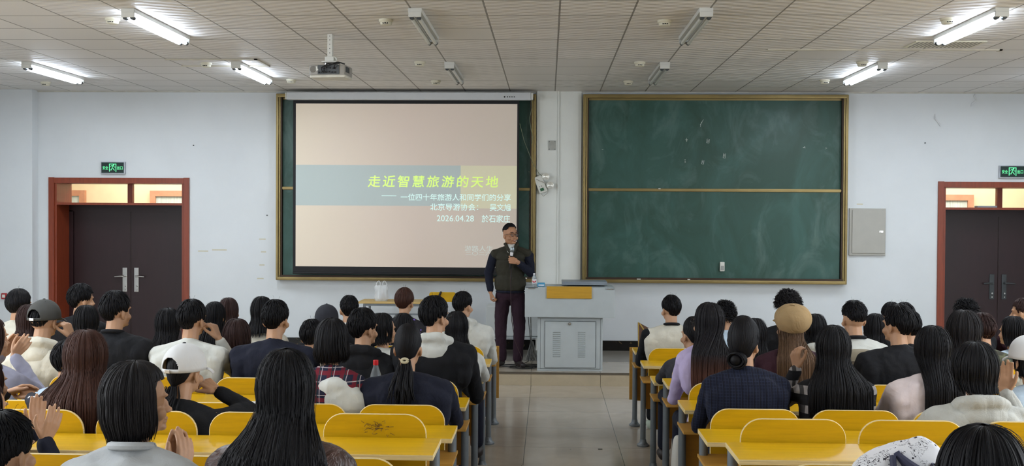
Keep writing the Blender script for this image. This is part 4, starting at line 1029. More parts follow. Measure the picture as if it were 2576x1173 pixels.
def hair_surface(hc, yaw, rad, amax, path):
    pass
def add_clump(vs, fs, pts, outs, w, th):
    n = len(pts); o = len(vs)
    for i, p in enumerate(pts):
        t = (pts[min(i+1, n-1)]-pts[max(i-1, 0)]); 
        if t.length < 1e-7: t = Vector((0, 0, -1))
        t.normalize(); nn = outs[i]-t*outs[i].dot(t)
        if nn.length < 1e-6: nn = Vector((0, -1, 0))
        nn.normalize(); sd = t.cross(nn); u = i/(n-1); k = (1-.85*max(0, (u-.55)/.45)**1.5)*(.35+.65*min(1, u*4))
        vs += [p+sd*w*k-nn*th*.3, p+nn*th*k, p-sd*w*k-nn*th*.3]
    for i in range(n-1):
        for k in range(3): fs.append((o+i*3+k, o+i*3+(k+1) % 3, o+(i+1)*3+(k+1) % 3, o+(i+1)*3+k))
def fast_mesh(name, vs, fs, mat, parent):
    me = bpy.data.meshes.new(name); me.from_pydata([tuple(v) for v in vs], [], fs); me.materials.append(mat); me.polygons.foreach_set('use_smooth', [True]*len(me.polygons))
    o = bpy.data.objects.new(name, me); COL.objects.link(o); o.parent = parent; return o

def ss(a, b, x): t = max(0, min(1, (x-a)/(b-a))); return t*t*(3-2*t)
def make_hair(root, hc, yaw, style, mat, seed, backy, L=.3, vol=1.0, spread=.12, curly=0, fine=1.0):
    """style: short / bowl / bob / long / pony / bun / under.  backy: local y of the back of the torso"""
    rr = random.Random(seed); vs, fs = [], []; hc = Vector(hc)
    rx, ry, rz = .081*vol, .100*vol, .108*vol+.004; c0 = hc+rotz((0, -.010, .020), yaw)
    outv = lambda a, th: rotz((math.sin(th)*math.sin(a), -math.sin(th)*math.cos(a), math.cos(th)), yaw)
    def scalp(a, th, off=0):
        off = off-.010*ss(1.45, 2.2, th)
        return c0+rotz(((rx+off)*math.sin(th)*math.sin(a), -(ry+off)*math.sin(th)*math.cos(a), (rz+off)*math.cos(th)), yaw)
    def thend(a):
        a = abs(a); 
        nape = {'short': 2.28, 'under': 1.75, 'bowl': 2.25, 'curly': 2.15, 'crop': 1.5}.get(style, 2.0)
        side = {'short': 1.68, 'under': 1.42, 'bowl': 1.78, 'curly': 1.7, 'crop': 1.22}.get(style, 1.7)
        fr = {'crop': .80, 'under': .95}.get(style, 1.15)
        if a < 1.25: return nape+(side-nape)*ss(.6, 1.3, a)
        if a < 1.9: return side
        return side+(fr-side)*ss(1.9, 2.3, a)
    if style in ('short', 'under', 'bowl', 'curly', 'crop'):
        na, nt = 36, 12
        off0 = len(vs)
        for i in range(na):
            a = -PI+2*PI*i/na
            for j in range(nt+1):
                th = thend(a)*j/nt; vs.append(scalp(a, th, -.002-.008*ss(.75, 1, j/nt)+rr.uniform(-.0006, .0006)))
        for i in range(na):
            for j in range(nt): fs.append((off0+i*(nt+1)+j, off0+((i+1) % na)*(nt+1)+j, off0+((i+1) % na)*(nt+1)+j+1, off0+i*(nt+1)+j+1))
        N = int(900*fine*(1.2 if style == 'curly' else 1))
        crown = (rr.uniform(-.2, .2), .35)
        for _ in range(N):
            a = rr.uniform(-PI, PI); te = thend(a); u = rr.random()**.75; t0 = .05+u*(te-.28); sw = rr.uniform(-.12, .12)+.15
            ln = {'short': .55, 'under': .5, 'bowl': .8, 'curly': .35, 'crop': .22}[style]*rr.uniform(.7, 1.15)
            lift = {'short': .006, 'under': .009, 'bowl': .003, 'curly': .022, 'crop': .004}[style]*rr.uniform(.3, 1.5)
            pts, outs = [], []; n = 6 if style != 'curly' else 8; ph = rr.uniform(0, 6)
            for j in range(n):
                v = j/(n-1); th = min(t0+ln*v, te+.08); aa = a+sw*v*(1 if th < 1.2 else .3)
                if style == 'curly': aa += .10*math.sin(ph+v*9); o_ = .004+lift*v+.008*math.cos(ph+v*9)
                else: o_ = .001+lift*v**1.6*(1-.7*ss(1.2, te, th))
                pts.append(scalp(aa, th, o_-.006*ss(te-.35, te, th))); outs.append(outv(aa, th))
            add_clump(vs, fs, pts, outs, rr.uniform(.0022, .0048), rr.uniform(.0014, .003))
        for _ in range(3 if style != 'crop' else 0):
            a = rr.uniform(-PI, PI); t0 = rr.uniform(.1, .5); p = scalp(a, t0, 0); d = (outv(a, t0)+outv(a, t0+.9)*rr.uniform(.6, 1.2)).normalized()
            pts = [p+d*.026*v+outv(a, t0)*(.012*math.sin(PI*v)) for v in (0, .35, .7, 1)]; add_clump(vs, fs, pts, [outv(a, t0)]*4, .0008, .0006)
        return fast_mesh('hair', vs, fs, mat, root)
    # ---- long styles
    amax = {'bob': 1.95, 'long': 2.05, 'pony': 2.0, 'bun': 2.0}.get(style, 2.0)
    tie = None
    # top of the scalp down to the hairline, all the way round
    def thf(a): a = abs(a); return 1.62 if a < amax-.25 else 1.62+(1.02-1.62)*ss(amax-.25, amax+.45, a)
    na, nt = 36, 9; o0 = len(vs)
    for i in range(na):
        a = -PI+2*PI*i/na
        for j in range(nt+1): vs.append(scalp(a, .02+thf(a)*j/nt, -.004-.006*ss(.8, 1, j/nt)))
    for i in range(na):
        for j in range(nt): fs.append((o0+i*(nt+1)+j, o0+((i+1) % na)*(nt+1)+j, o0+((i+1) % na)*(nt+1)+j+1, o0+i*(nt+1)+j+1))
    for q in range(int(120*fine)):
        a = rr.choice((-1, 1))*rr.uniform(amax-.3, PI); te = thf(a); P_, O_ = [], []
        for j in range(7):
            v = j/6; aa = a-(a/abs(a))*.25*v; th = .05+(te+.02)*v; P_.append(scalp(aa, th, .001-.004*ss(.8, 1, v))); O_.append(outv(aa, th))
        add_clump(vs, fs, P_, O_, rr.uniform(.003, .006), .002)
    if style == 'pony': tie = hc+rotz((0, -.088, -.055), yaw)
    if style == 'bun': tie = hc+rotz((-.0, -.088, -.078), yaw)
    def path(a, L, off, n):
        pts, outs = [], []
        arc = 1.62; A1 = rz*arc
        tot = A1+L
        for j in range(n):
            s_ = tot*(j/(n-1))
            if s_ < A1: 
                th = .04+(PI/2-.0)*(s_/A1); p = scalp(a, th, off*min(1, th*1.5)-.004*max(0, 1-th*2)); pts.append(p); outs.append(outv(a, th)); continue
            d = s_-A1; aa = a
            xx = math.sin(aa)*(rx+off); yy = -math.cos(aa)*(ry+off)
            k = ss(.05, .22, d)
            nk = 1-.16*ss(.0, .12, d)*(1-ss(.12, .26, d))
            wl = (spread/ rx)*math.sin(aa/amax*PI/2)*rx
            q = rotz((xx*nk, yy*nk, 0), yaw)
            wx = wl*(1-.12*ss(.3, .6, d)); 
            tgt = Vector((wx, (backy-hc.y)-.016-off*1.6+.55*wx*wx/.1*.35, 0))
            if style == 'bob': k = 0; q = rotz((xx*(1+.10*ss(0, .1, d)-.28*ss(.08, .16, d)), yy*(1-.25*ss(.05, .16, d)), 0), yaw)
            p = c0+Vector((q.x*(1-k)+tgt.x*k, q.y*(1-k)+tgt.y*k, -d)); pts.append(p)
            o_ = rotz((math.sin(aa), -math.cos(aa), 0), yaw)*(1-k)+Vector((wx*2, -1, 0)).normalized()*k; outs.append(o_.normalized())
        return pts, outs
    if style in ('long', 'bob'):
        na, nt = 30, 22; o0 = len(vs)
        for i in range(na+1):
            a = -amax+2*amax*i/na; P_, _o = path(a, max(.02, L*(.90-.10*abs(a)/amax)), -.005, nt); vs += P_
        for i in range(na):
            for j in range(nt-1): fs.append((o0+i*nt+j, o0+(i+1)*nt+j, o0+(i+1)*nt+j+1, o0+i*nt+j+1))
        for i in range(na):  # forehead-top cap closing the crown to the hairline
            pass
        N = int(480*fine)
        for q in range(N):
            a = rr.uniform(-amax, amax); l = L*rr.uniform(.82, 1.05)*(1-.12*abs(a)/amax); l = max(.03, l)
            P_, O_ = path(a, l, rr.uniform(-.002, .007), 20); ph = rr.uniform(0, 6); am = rr.uniform(.001, .005)
            for j in range(len(P_)):
                u = j/19; P_[j] = P_[j]+Vector((am*math.sin(ph+u*7)*u, 0, 0))+O_[j]*(.003*math.sin(ph*2+u*5)*u)
            add_clump(vs, fs, P_, O_, rr.uniform(.0025, .0062), rr.uniform(.0009, .002))
        for q in range(int(26*fine)):
            a = rr.uniform(-amax, amax); P_, O_ = path(a, L*rr.uniform(.6, 1.08), rr.uniform(.008, .016), 14); add_clump(vs, fs, P_, O_, .0012, .0009)
    else:
        na, nt = 30, 12; o0 = len(vs)
        def tied(a, off, n):
            pts, outs = [], []
            for j in range(n):
                u = j/(n-1); th = .04+u*(1.75 if abs(a) < 1.3 else 1.5); p = scalp(a, th, off-.003); k = ss(.55, 1, u)
                t_ = tie+rotz((math.sin(a)*.014, -abs(math.cos(a))*.006+.006, 0), yaw)
                mid = p*(1-k)+t_*k; dvec = mid-c0; 
                nrm = Vector((dvec.x/rx, dvec.y/ry, dvec.z/rz))
                rl = rotz(dvec, -yaw); ln_ = math.sqrt((rl.x/rx)**2+(rl.y/ry)**2+(rl.z/(rz*1.15))**2)
                if ln_ < .98 and u < .93: mid = c0+dvec*(.98/max(ln_, .2))
                pts.append(mid); outs.append((mid-c0).normalized())
            return pts, outs
        for i in range(na+1):
            a = -amax+2*amax*i/na; P_, _o = tied(a, -.003, nt); vs += P_
        for i in range(na):
            for j in range(nt-1): fs.append((o0+i*nt+j, o0+(i+1)*nt+j, o0+(i+1)*nt+j+1, o0+i*nt+j+1))
        for q in range(int(190*fine)):
            a = rr.uniform(-amax, amax); P_, O_ = tied(a, rr.uniform(0, .005), 12); add_clump(vs, fs, P_, O_, rr.uniform(.004, .008), rr.uniform(.002, .004))
        if style == 'pony':
            for q in range(int(90*fine)):
                dx, dy = rr.gauss(0, .012), rr.gauss(0, .008); l = L*rr.uniform(.75, 1.08); ph = rr.uniform(0, 6); P_, O_ = [], []
                for j in range(12):
                    u = j/11; fan = 1+1.7*u; y = tie.y-.028*math.sin(min(1, u*2.4)*PI/2)+(min(0, backy-.012-(tie.y-.028)))*ss(.2, .7, u)
                    P_.append(Vector((tie.x+dx*fan+(spread-.12)*u+.006*math.sin(ph+u*8)*u, y+dy*(1+u), tie.z-l*u))); O_.append(Vector((dx*20, -1, 0)).normalized())
                add_clump(vs, fs, P_, O_, rr.uniform(.004, .007), .003)
        else:
            for q in range(int(80*fine)):
                a0 = rr.uniform(0, 2*PI); r1 = rr.uniform(.012, .036); P_, O_ = [], []
                zz = rr.uniform(-.018, .018)
                for j in range(10):
                    th = a0+j/9*rr.uniform(1.8, 2.2); rad = math.sqrt(max(.0001, .040**2-zz**2))*(.75+.45*r1/.036)
                    v = Vector((math.cos(th)*rad*1.15, zz-.02, math.sin(th)*rad)); P_.append(tie+rotz(v, yaw)); O_.append(rotz((v.x, v.y*1.5, v.z), yaw).normalized())
                add_clump(vs, fs, P_, O_, .006, .004)
            o0 = len(vs); B = MB(); b_ = Blob(); b_.ell(tie+rotz((0, -.018, 0), yaw), (.038, .028, .034)); vs += [Vector(p) for p in b_.m.v]; fs += [tuple(i+o0 for i in f) for f in b_.m.f]
    return fast_mesh('hair', vs, fs, mat, root)

def make_cap(root, hc, yaw, mat, opening=True, kind='cap', button=None):
    c0 = Vector(hc)+rotz((0, -.004, .030), yaw); rx, ry, rz = .095, .116, .112; vs, fs = [], []; n, h = 144, 60
    P = lambda x, y, z: c0+rotz((x, y, z), yaw)
    if kind == 'beret':
        m = MB(); N = 36
        prof = [(.086, -.02), (.096, -.015), (.108, .005), (.118, .040), (.112, .080), (.085, .112), (.045, .128), (.0, .132)]
        for r, z in prof:
            for k in range(N):
                th = 2*PI*k/N; lump = 1+.02*math.sin(8*th); tl = .34
                v = Vector((r*lump*math.cos(th), r*1.0*lump*math.sin(th)-.02, z)); v = Matrix.Rotation(tl, 3, 'X')@v; v = Matrix.Rotation(-.12, 3, 'Y')@v; vs.append(c0+rotz(v+Vector((0, -.01, -.005)), yaw))
        for i in range(len(prof)-1):
            for k in range(N): fs.append((i*N+k, i*N+(k+1) % N, (i+1)*N+(k+1) % N, (i+1)*N+k))
        o = fast_mesh('cap', vs, fs, mat, root); o.modifiers.new('thick', 'SOLIDIFY').thickness = .003
        o.modifiers.new('soft', 'SUBSURF').render_levels = 1
        bb = Blob(); bb.ell(P(0, .125, -.0), (.06, .045, .012), Matrix.Rotation(yaw, 3, 'Z')); bb.build('cap_peak', mat, o, .005, 3)
        MB().lathe([(0, .004), (.012, .002), (.014, -.004)], (0, 0, 0), 12).build('cap_button', mat, o, smooth=True, loc=P(-.016, -.058, .120))
        return o
    for j in range(h+1):
        th = .0001+(PI/2)*j/h
        for k in range(n):
            ph = 2*PI*k/n; vs.append(P(rx*math.sin(th)*math.sin(ph), -ry*math.sin(th)*math.cos(ph), rz*max(0, math.cos(th))**.92))
    for z in (-.018,):
        for k in range(n): ph = 2*PI*k/n; vs.append(P(rx*1.0*math.sin(ph), -ry*math.cos(ph), z))
    for j in range(h+1):
        for k in range(n):
            ph = (k+.5)/n*2*PI; ph = ph if ph < PI else ph-2*PI; z = j
            zc = rz*math.cos((PI/2)*(j+.5)/h)
            if opening and j < h and abs(ph) < .52*math.sqrt(max(0, 1-(zc/.052)**2)): continue
            fs.append((j*n+k, (j+1)*n+k, (j+1)*n+(k+1) % n, j*n+(k+1) % n))
    o = fast_mesh('cap', vs, fs, mat, root); o.modifiers.new('thick', 'SOLIDIFY').thickness = .003
    vv, ff = [], []; m_ = 16
    for j in range(5):
        for k in range(m_+1):
            ph = -1.0+2.0*k/m_; r = j/4; e_ = max(0, math.cos(ph*.95))**.6
            vv.append(P((rx+.002)*math.sin(ph), ry*math.cos(ph)+.068*r*e_, -.016-.02*r*r-.012*abs(math.sin(ph))*r))
    for j in range(4):
        for k in range(m_): ff.append((j*(m_+1)+k, j*(m_+1)+k+1, (j+1)*(m_+1)+k+1, (j+1)*(m_+1)+k))
    b = fast_mesh('cap_peak', vv, ff, mat, o); b.modifiers.new('thick', 'SOLIDIFY').thickness = .003
    MB().lathe([(0, .006), (.008, .004), (.009, -.002)], n=12).build('cap_button', button or mat, o, smooth=True, loc=P(0, 0, rz))
    if opening:
        MB().box(-.016, .016, -.002, .0, -.009, .009, bev=.002).build('strap_buckle', M_CHROME, o, loc=P(.0, -ry-.005, -.009)).rotation_euler = (0, 0, yaw)
    return o

def make_glasses(root, H, R, s=1.0, name='glasses', mat=None):
    m = MB()
    for sx in (-1, 1):
        c = H(sx*.032, .099, .002)
        m.tube([c+R@Vector((.0215*math.cos(t), 0, .0205*math.sin(t))) for t in [2*PI*k/20 for k in range(21)]], .0021, 6, cap=False)
        m.tube([H(sx*.053, .098, .006), H(sx*.073, .085, .008), H(sx*.080, .04, .004), H(sx*.081, -.005, -.002), H(sx*.079, -.02, -.02)], .0019, 6)
    m.tube([H(-.011, .1, .006), H(0, .104, .008), H(.011, .1, .006)], .002, 6)
    return m.build(name, mat or M_BLACK, root, smooth=True)

def seated(label, px, py, k, sex='f', hair=('long', H_BLACK), yaw=0, top='black', L=.3, vol=1.0, spread=.12, cap=None, hood=None, hoodoff=(0, 0, 0), sleeve=None, lean=0, dy=0, arms=None, trousers='navy', fine=1.0, collar=None, glasses=False, skin=None, wide=0, shoe=None, bodyyaw=0, group=None, hs=None, backside=None, detail=False, scr=None):
    """a student in front of backrest k whose crown appears at pixel (px, py)"""
    Y0 = YK[k]+.20; z0 = LV[k]; hy = .075+dy
    pt = atY(px, py, Y0+hy); X0 = pt.x-lean; T = pt.z-z0
    root = empty('person', (X0, Y0, z0)); tag(root, label, 'person', group)
    male = sex == 'm'; sk = skin or SKIN; hsz = hs or (1.0 if male else .96)
    voxel = .0045 if detail else (.006 if k >= 3 else .0075)
    hairtop = .014
    hc = Vector((lean, hy, T-hairtop-.110*hsz)); sw = (.188 if male else .160)+wide; sh = hc.z-.192; sh = max(sh, .72)
    nb = Vector((lean*.8, hy-.045, hc.z-.132)); cx_ = lean*.6
    shp = [Vector((sx*sw*.96+cx_, .006+dy*.6, sh-.022)) for sx in (-1, 1)]
    # --- body
    B = Blob(); H, R = head_blob(B, hc, yaw, hsz)
    B.chain([nb+Vector((0, -.012, -.05)), nb, hc+Vector((0, -.02, -.06))], [.060 if male else .050, .053 if male else .044, .052 if male else .045])
    hip = Vector((0, .0, .52)); chest = Vector((cx_, .012+dy*.5, sh-.12))
    B.chain([hip, (hip+chest)/2, chest, nb+Vector((0, 0, -.06))], [.10, .085, .10, .06])
    B.chain([hip+Vector((-.07, 0, 0)), (-.10, .38, .50), (-.11, .40, .12)], [.06, .05, .035]).chain([hip+Vector((.07, 0, 0)), (.10, .38, .50), (.11, .40, .12)], [.06, .05, .035])
    B.cap(shp[0], shp[1], .04, .04)
    dk = (LV[k-1] if k > 0 else 0)+DH-z0+.0
    arm = {}
    for i, sx in enumerate((-1, 1)):
        a = (arms or {}).get('L' if sx < 0 else 'R')
        if a is None:
            el = Vector((sx*(sw+.035)+cx_, .20+dy*.5, max(.66, dk-.07))); wr = Vector((sx*.10+cx_, .40, dk+.045)); hd = Vector((-sx*.5, .85, -.05)); bk = Vector((0, 0, 1)); cu = .35; th_ = .6
        else: el, wr, hd, bk, cu, th_ = (Vector(a[0])+Vector((cx_, 0, 0)), Vector(a[1])+Vector((cx_, 0, 0)), Vector(a[2]), Vector(a[3]), a[4], a[5])
        arm[sx] = (el, wr, hd)
        B.chain([shp[i], el], [.042, .036]).chain([el, el*.35+wr*.65, wr], [.036, .030, .024 if male else .021])
        hand(B, wr, hd, bk, -sx if True else sx, cu, s=1.0 if male else .92, thumb=th_)
    body = B.build('body', sk, root, voxel, 2)
    # --- clothes
    G = Blob(); tr = .012
    G.ell((cx_, .0+dy*.55, sh-.10), (sw-.015, .118, .16)); G.ell((cx_*.6, -.005, (sh-.1+.52)/2), (sw-.035, .112, (sh-.1-.4)/2+.06)); G.ell((0, -.0, .54), (sw-.02, .12, .13))
    for sx in (-1, 1):
        G.cap((cx_+sx*.05, hy-.065, nb.z-.035), shp[(sx+1)//2]+Vector((-sx*.02, 0, .0)), .048, .058); G.ell((cx_+sx*(sw-.035), -.012+dy*.5, sh-.13), (.058, .082, .13)); G.ell((cx_+sx*.09, -.048+dy*.5, sh-.10), (.095, .062, .13)); G.cap((cx_+sx*.04, hy-.075, nb.z-.06), (cx_+sx*(sw-.04), -.03+dy*.5, sh-.08), .05, .07)
    G.cap(nb+Vector((0, -.01, -.055)), nb+Vector((0, -.015, -.030)), .075, .066 if male else .058)
    S_ = Blob()
    for i, sx in enumerate((-1, 1)):
        el, wr, hd = arm[sx]; (S_ if sleeve else G).chain([shp[i]+Vector((0, 0, -.008)), (shp[i]+el)/2, el], [.062 if male else .054, .054 if male else .047, .049 if male else .044]).chain([el, wr*.92+el*.08], [.048 if male else .042, .036])
    tm = C[top]; G.build('jacket' if male else 'top', tm, root, .009, 12, wrinkle=.014)
    if sleeve: S_.build('sleeves', C[sleeve], root, .009, 5, wrinkle=.012)
    if collar:
        Q = MB(); pts = [nb+Vector((.062*math.cos(t), .058*math.sin(t)-.015, .006+.012*math.sin(t+PI))) for t in [2*PI*q/20 for q in range(21)]]; Q.tube(pts, .013, 8, cap=False); Q.build('collar', C[collar], root, smooth=True)
    if hood:
        Q = Blob(); nb0 = nb; nb = nb+Vector(hoodoff); c_ = nb+Vector((0, -.075, -.045))
        Q.ell(c_+Vector((0, -.012, -.035)), (.118, .055, .085)); Q.ell(c_+Vector((0, .01, .015)), (.112, .06, .05))
        if hoodoff[0]: Q.ell(c_+Vector((-.03, 0, .03)), (.11, .06, .06)); Q.ell(c_+Vector((.03, -.005, -.06)), (.13, .06, .10))
        else: Q.chain([nb+Vector((-.095, .03, -.04)), nb+Vector((-.10, -.05, -.01)), nb+Vector((-.045, -.10, .012)), nb+Vector((.045, -.10, .012)), nb+Vector((.10, -.05, -.01)), nb+Vector((.095, .03, -.04))], [.026, .034, .036, .036, .034, .026])
        Q.build('hood', C[hood], root, .008, 8, wrinkle=.016); nb = nb0
    Tt = Blob(); Tt.ell((0, .02, .49), (.155, .13, .09))
    for sx in (-1, 1):
        kn = Vector((sx*.12, .40, .50)); Tt.chain([Vector((sx*.08, .05, .49)), kn], [.078, .062]).chain([kn, Vector((sx*.13, .42, .13))], [.060, .048])
    Tt.build('trousers', C[trousers], root, .012, 3)
    for sx in (-1, 1):
        F_ = Blob(); F_.cap((sx*.13, .40, .055), (sx*.135, .40+.15, .040), .045, .036); F_.build('shoe', shoe or M_SHOED, root, .01, 2)
    # --- hair and hats
    backy = min(-.10, -.118)
    if cap: vol = min(vol, .94)
    if hair: make_hair(root, hc, yaw, hair[0], hair[1], hash(label) % 9973 if False else sum(ord(q)*(i+3) for i, q in enumerate(label)) % 9973, backy, L, vol*hsz, spread, fine=fine)
    if scr:
        t_ = hc+rotz((0, -.088, -.055), yaw); MB().tube([t_+Vector((.017*math.cos(a), -.022+.012*math.sin(a)*.3, .010*math.sin(a))) for a in [2*PI*q/14 for q in range(15)]], .008, 8).build('hair_tie', plain('tie_beige', scr, .8), root, smooth=True)
    if cap: make_cap(root, hc, yaw, cap[0], cap[1], cap[2] if len(cap) > 2 else 'cap', cap[3] if len(cap) > 3 else None)
    if glasses: make_glasses(root, H, R)
    return root, H

# raised-hand poses: elbow, wrist, hand direction, back-of-hand direction, curl, thumb
def chin_r(z): return {'R': ((.26, .22, z-.36), (.155, .13, z-.115), (-.35, -.1, .95), (.9, -.2, .3), .75, .5)}
def chin_l(z): return {'L': ((-.26, .22, z-.36), (-.155, .13, z-.115), (.35, -.1, .95), (-.9, -.2, .3), .75, .5)}
P_ = seated
# left block, from the aisle outwards and from the front backwards
P_('boy in a white jacket with dark shoulder piping, front row left at the aisle', 1165, 735, 1, 'm', ('short', H_BLACK), -.55, 'white', hood='white', wide=.03, lean=-.02)
P_('person with brown bowl cut and purple-patterned black top before the wall table', 1018, 727, 1, 'f', ('bowl', H_BROWN), -.25, 'purple', vol=1.06, wide=.01)
P_('dark-haired person in a black coat with a pale collar, right of the charcoal cap', 879, 745, 1, 'm', ('short', H_BLACK), .1, 'black', collar='white', fine=.8)
P_('student with dark brown shoulder-length hair against the wall right of the left door', 577, 751, 1, 'f', ('long', H_DKBR), -.3, 'dkgrey', L=.22, fine=.7)
P_('long black-haired student behind the brown-haired one, right of the left door', 542, 761, 2, 'f', ('long', H_BLACK), -.2, 'black', L=.3, fine=.7)
P_('long-haired student in a cream jacket just behind the boy in the navy suit', 660, 748, 2, 'f', ('long', H_BLACK), -.2, 'cream', L=.2, fine=.8, wide=.02)
P_('student in a plain charcoal cap facing the screen', 822, 771, 2, 'm', ('short', H_BLACK), 0, 'black', cap=(M_CAPD, False), fine=.5)
P_('low dark head seen between the brown bowl cut and the ponytail, in black', 1016, 790, 2, 'f', ('long', H_BLACK), -.3, 'black', L=.15, fine=.7)
P_('boy with full black hair in front of the left door, in a black jacket', 206, 718, 2, 'm', ('short', H_BLACK), -.75, 'black', vol=1.08, fine=.9)
P_('short-haired student in a pale grey jacket at the far left edge', 49, 731, 2, 'm', ('bowl', H_BLACK), -.4, 'cream', vol=1.08)
P_('student with long dark brown hair sitting behind the grey cap at the far left', 78, 768, 3, 'f', ('long', H_DKBR), -.3, 'dkgrey', L=.28, fine=.8)
P_('black-haired student in black, directly in front of the left door below the taller boy', 218, 770, 3, 'f', ('long', H_BLACK), -.1, 'black', L=.2, fine=.8)
P_('long black-haired student in dark grey, left of the boy in the white shirt', 424, 777, 3, 'f', ('long', H_BLACK), -.2, 'dkgrey', L=.3, fine=.9)
P_('student with a reddish brown bob, low between the white shirt and the navy suit', 598, 808, 3, 'f', ('bob', H_DKBR), -.2, 'black', L=.12, vol=1.12)
P_('student bending low in a cream jacket with hood, right of the navy suit', 785, 807, 3, 'f', ('short', H_BLACK), -.2, 'cream', hood='cream', vol=1.04, fine=.8, lean=.03)
P_('girl with black hair and a white top, face turned right, behind the ponytailed student', 965, 790, 3, 'f', ('long', H_BLACK), -.95, 'white', L=.12, fine=.8)
P_('girl with very long straight black hair, left of the desk end at the aisle', 1150, 785, 3, 'f', ('long', H_BLACK), -.25, 'white', L=.42, spread=.14)
P_('boy in a grey cap and off-white hooded jacket, hand at his ear', 112, 760, 4, 'm', ('short', H_BLACK), -.2, 'cream', cap=(M_CAPG, True), hood='cream', arms=chin_r(1.15), detail=True, fine=.6, wide=.025)
P_('broad boy in a black jacket in front of the left door handles', 293, 736, 4, 'm', ('short', H_BLACK), -.5, 'black', collar='black', vol=1.06, wide=.03)
P_('boy in a white long-sleeved shirt resting his ear on his right hand', 484, 757, 4, 'm', ('short', H_BLACK), -.3, 'white', arms=chin_r(1.15), detail=True, vol=1.04, wide=.02)
P_('boy in a navy suit jacket, right of the left door', 694, 757, 4, 'm', ('short', H_BLACK), -.2, 'navy', wide=.045, vol=1.02)
P_('boy in a black jacket facing right, left of the ponytailed student', 915, 779, 4, 'm', ('short', H_BLACK), -.7, 'black', hood='black', vol=1.05, wide=.01)
P_('boy in a black jacket with a large white hood and glasses', 1094, 749, 4, 'm', ('short', H_BLACK), -.65, 'black', hood='white', vol=1.06, glasses=True, wide=.04)
P_('student with a black bob over a plaid shirt and white hood', 836, 808, 5, 'f', ('bob', H_BLACK), -.1, 'plaid', L=.14, vol=1.10, hood='white', hoodoff=(.07, -.015, -.085), lean=.0)
P_('student with a low ponytail tied with a beige band, in a navy jacket', 1027, 823, 5, 'f', ('pony', H_BLACK), -.05, 'navy', L=.24, wide=.07, scr=(190, 180, 150), trousers='floral')
P_('student in light blue whose head is hidden behind the long brown hair', 172, 858, 5, 'f', ('short', H_BLACK), -.2, 'ltblue', fine=.5, wide=.03)
P_('clapping student in a grey-lilac top cut by the left edge', -22, 800, 5, 'f', ('long', H_DKBR), -.6, 'lilac', arms={'R': ((.22, .20, .80), (.03, .27, 1.01), (.5, .2, .7), (.6, -.7, .3), .35, .6), 'L': ((-.25, .22, .8), (-.06, .32, 1.01), (.5, .2, .8), (-.6, .7, .1), .25, .6)}, detail=True, L=.25, fine=.6)
P_('woman with long reddish brown hair in a dark navy cardigan', 218, 840, 6, 'f', ('long', H_BROWN), -.08, 'navy', L=.46, vol=1.14, spread=.185, wide=.04, fine=1.3)
P_('student in a white baseball cap and black top leaning on her hand', 465, 875, 6, 'f', ('pony', H_BLACK), -.35, 'black', cap=(M_CAPW, True, 'cap', M_BLACK), arms={'R': ((.27, .24, .76), (.12, .20, .86), (-.75, .1, .5), (.4, -.5, .7), .7, .5)}, detail=True, L=.16, fine=.7)
P_('student in a navy polka-dot blouse reaching in from the left edge', -32, 905, 6, 'f', ('long', H_DKBR), -.5, 'polka', arms={'R': ((.27, .08, .72), (.10, .30, .80), (-.5, .5, .3), (.3, -.5, .6), .35, .6), 'L': ((-.2, .2, .72), (-.02, .3, .82), (.6, .3, .2), (-.2, .4, .8), .3, .6)}, detail=True, L=.2, fine=.5, wide=.03)
P_('student at the left edge whose raised clapping hands show, in navy', -40, 960, 7, 'f', ('long', H_DKBR), -.5, 'navy', arms={'R': ((.24, .20, .66), (.185, .20, .79), (.30, .2, .9), (.8, -.5, .1), .12, .8), 'L': ((-.08, .25, .68), (.10, .30, .81), (-.05, .2, .95), (-.6, .5, .1), .08, .8)}, detail=True, L=.2, fine=.5)
P_('woman in a pale grey shirt with black hair tied low, hands together, lower left', 350, 918, 8, 'f', ('bob', H_SOFT), -.9, 'grey', arms={'R': ((.22, .22, .66), (.055, .34, .845), (.0, .25, .9), (.8, -.5, .0), .18, .5), 'L': ((-.18, .22, .66), (.005, .36, .845), (.05, .22, .9), (-.8, .5, .0), .12, .5)}, detail=True, vol=1.06, L=.15, fine=1.5, wide=.03, collar='grey', dy=.02)
P_('short-haired person in dark clothes at the bottom left corner', 12, 1041, 8, 'm', ('short', H_BLACK), -.3, 'navy', vol=1.04, fine=1.6, lean=0)
P_('woman with very long straight black hair and a brown leather jacket, bottom centre', 722, 889, 8, 'f', ('long', H_BLACK), 0, 'leather', L=.62, vol=1.08, spread=.160, fine=1.9, wide=.03)
# right block
P_('boy in a cream varsity jacket with black sleeves, front row right at the aisle', 1688, 744, 1, 'm', ('short', H_BLACK), .35, 'cream', sleeve='black', collar='black', wide=.03, trousers='black', shoe=M_SHOE)
P_('boy with wavy black hair and a light blue collar behind the girl with glasses', 1824, 762, 1, 'm', ('curly', H_BLACK), .15, 'ltblue', fine=.7, vol=.96)
P_('student with frizzy curly dark hair rising above the tan beret', 1982, 741, 1, 'm', ('curly', H_SOFT), .1, 'black', vol=1.18, fine=1.0)
P_('student with short dark hair far back, left of the boy in the black T-shirt', 2241, 762, 1, 'm', ('short', H_BLACK), .2, 'black', fine=.6)
P_('student with curly black hair before the right door frame', 2430, 760, 1, 'm', ('curly', H_BLACK), .3, 'black', vol=1.05, fine=.7)
P_('student with short maroon-brown hair in front of the right door, cut by the frame', 2573, 752, 1, 'm', ('short', H_DKBR), .9, 'maroon', fine=.8)
P_('round dark head of a long-haired student left of the tan beret, farther one', 1868, 796, 2, 'f', ('long', H_BLACK), .1, 'black', L=.2, fine=.7)
P_('black-haired student with a white collar, right of the tan beret', 2051, 792, 2, 'f', ('long', H_BLACK), 0, 'white', L=.12, hood='white', fine=.8)
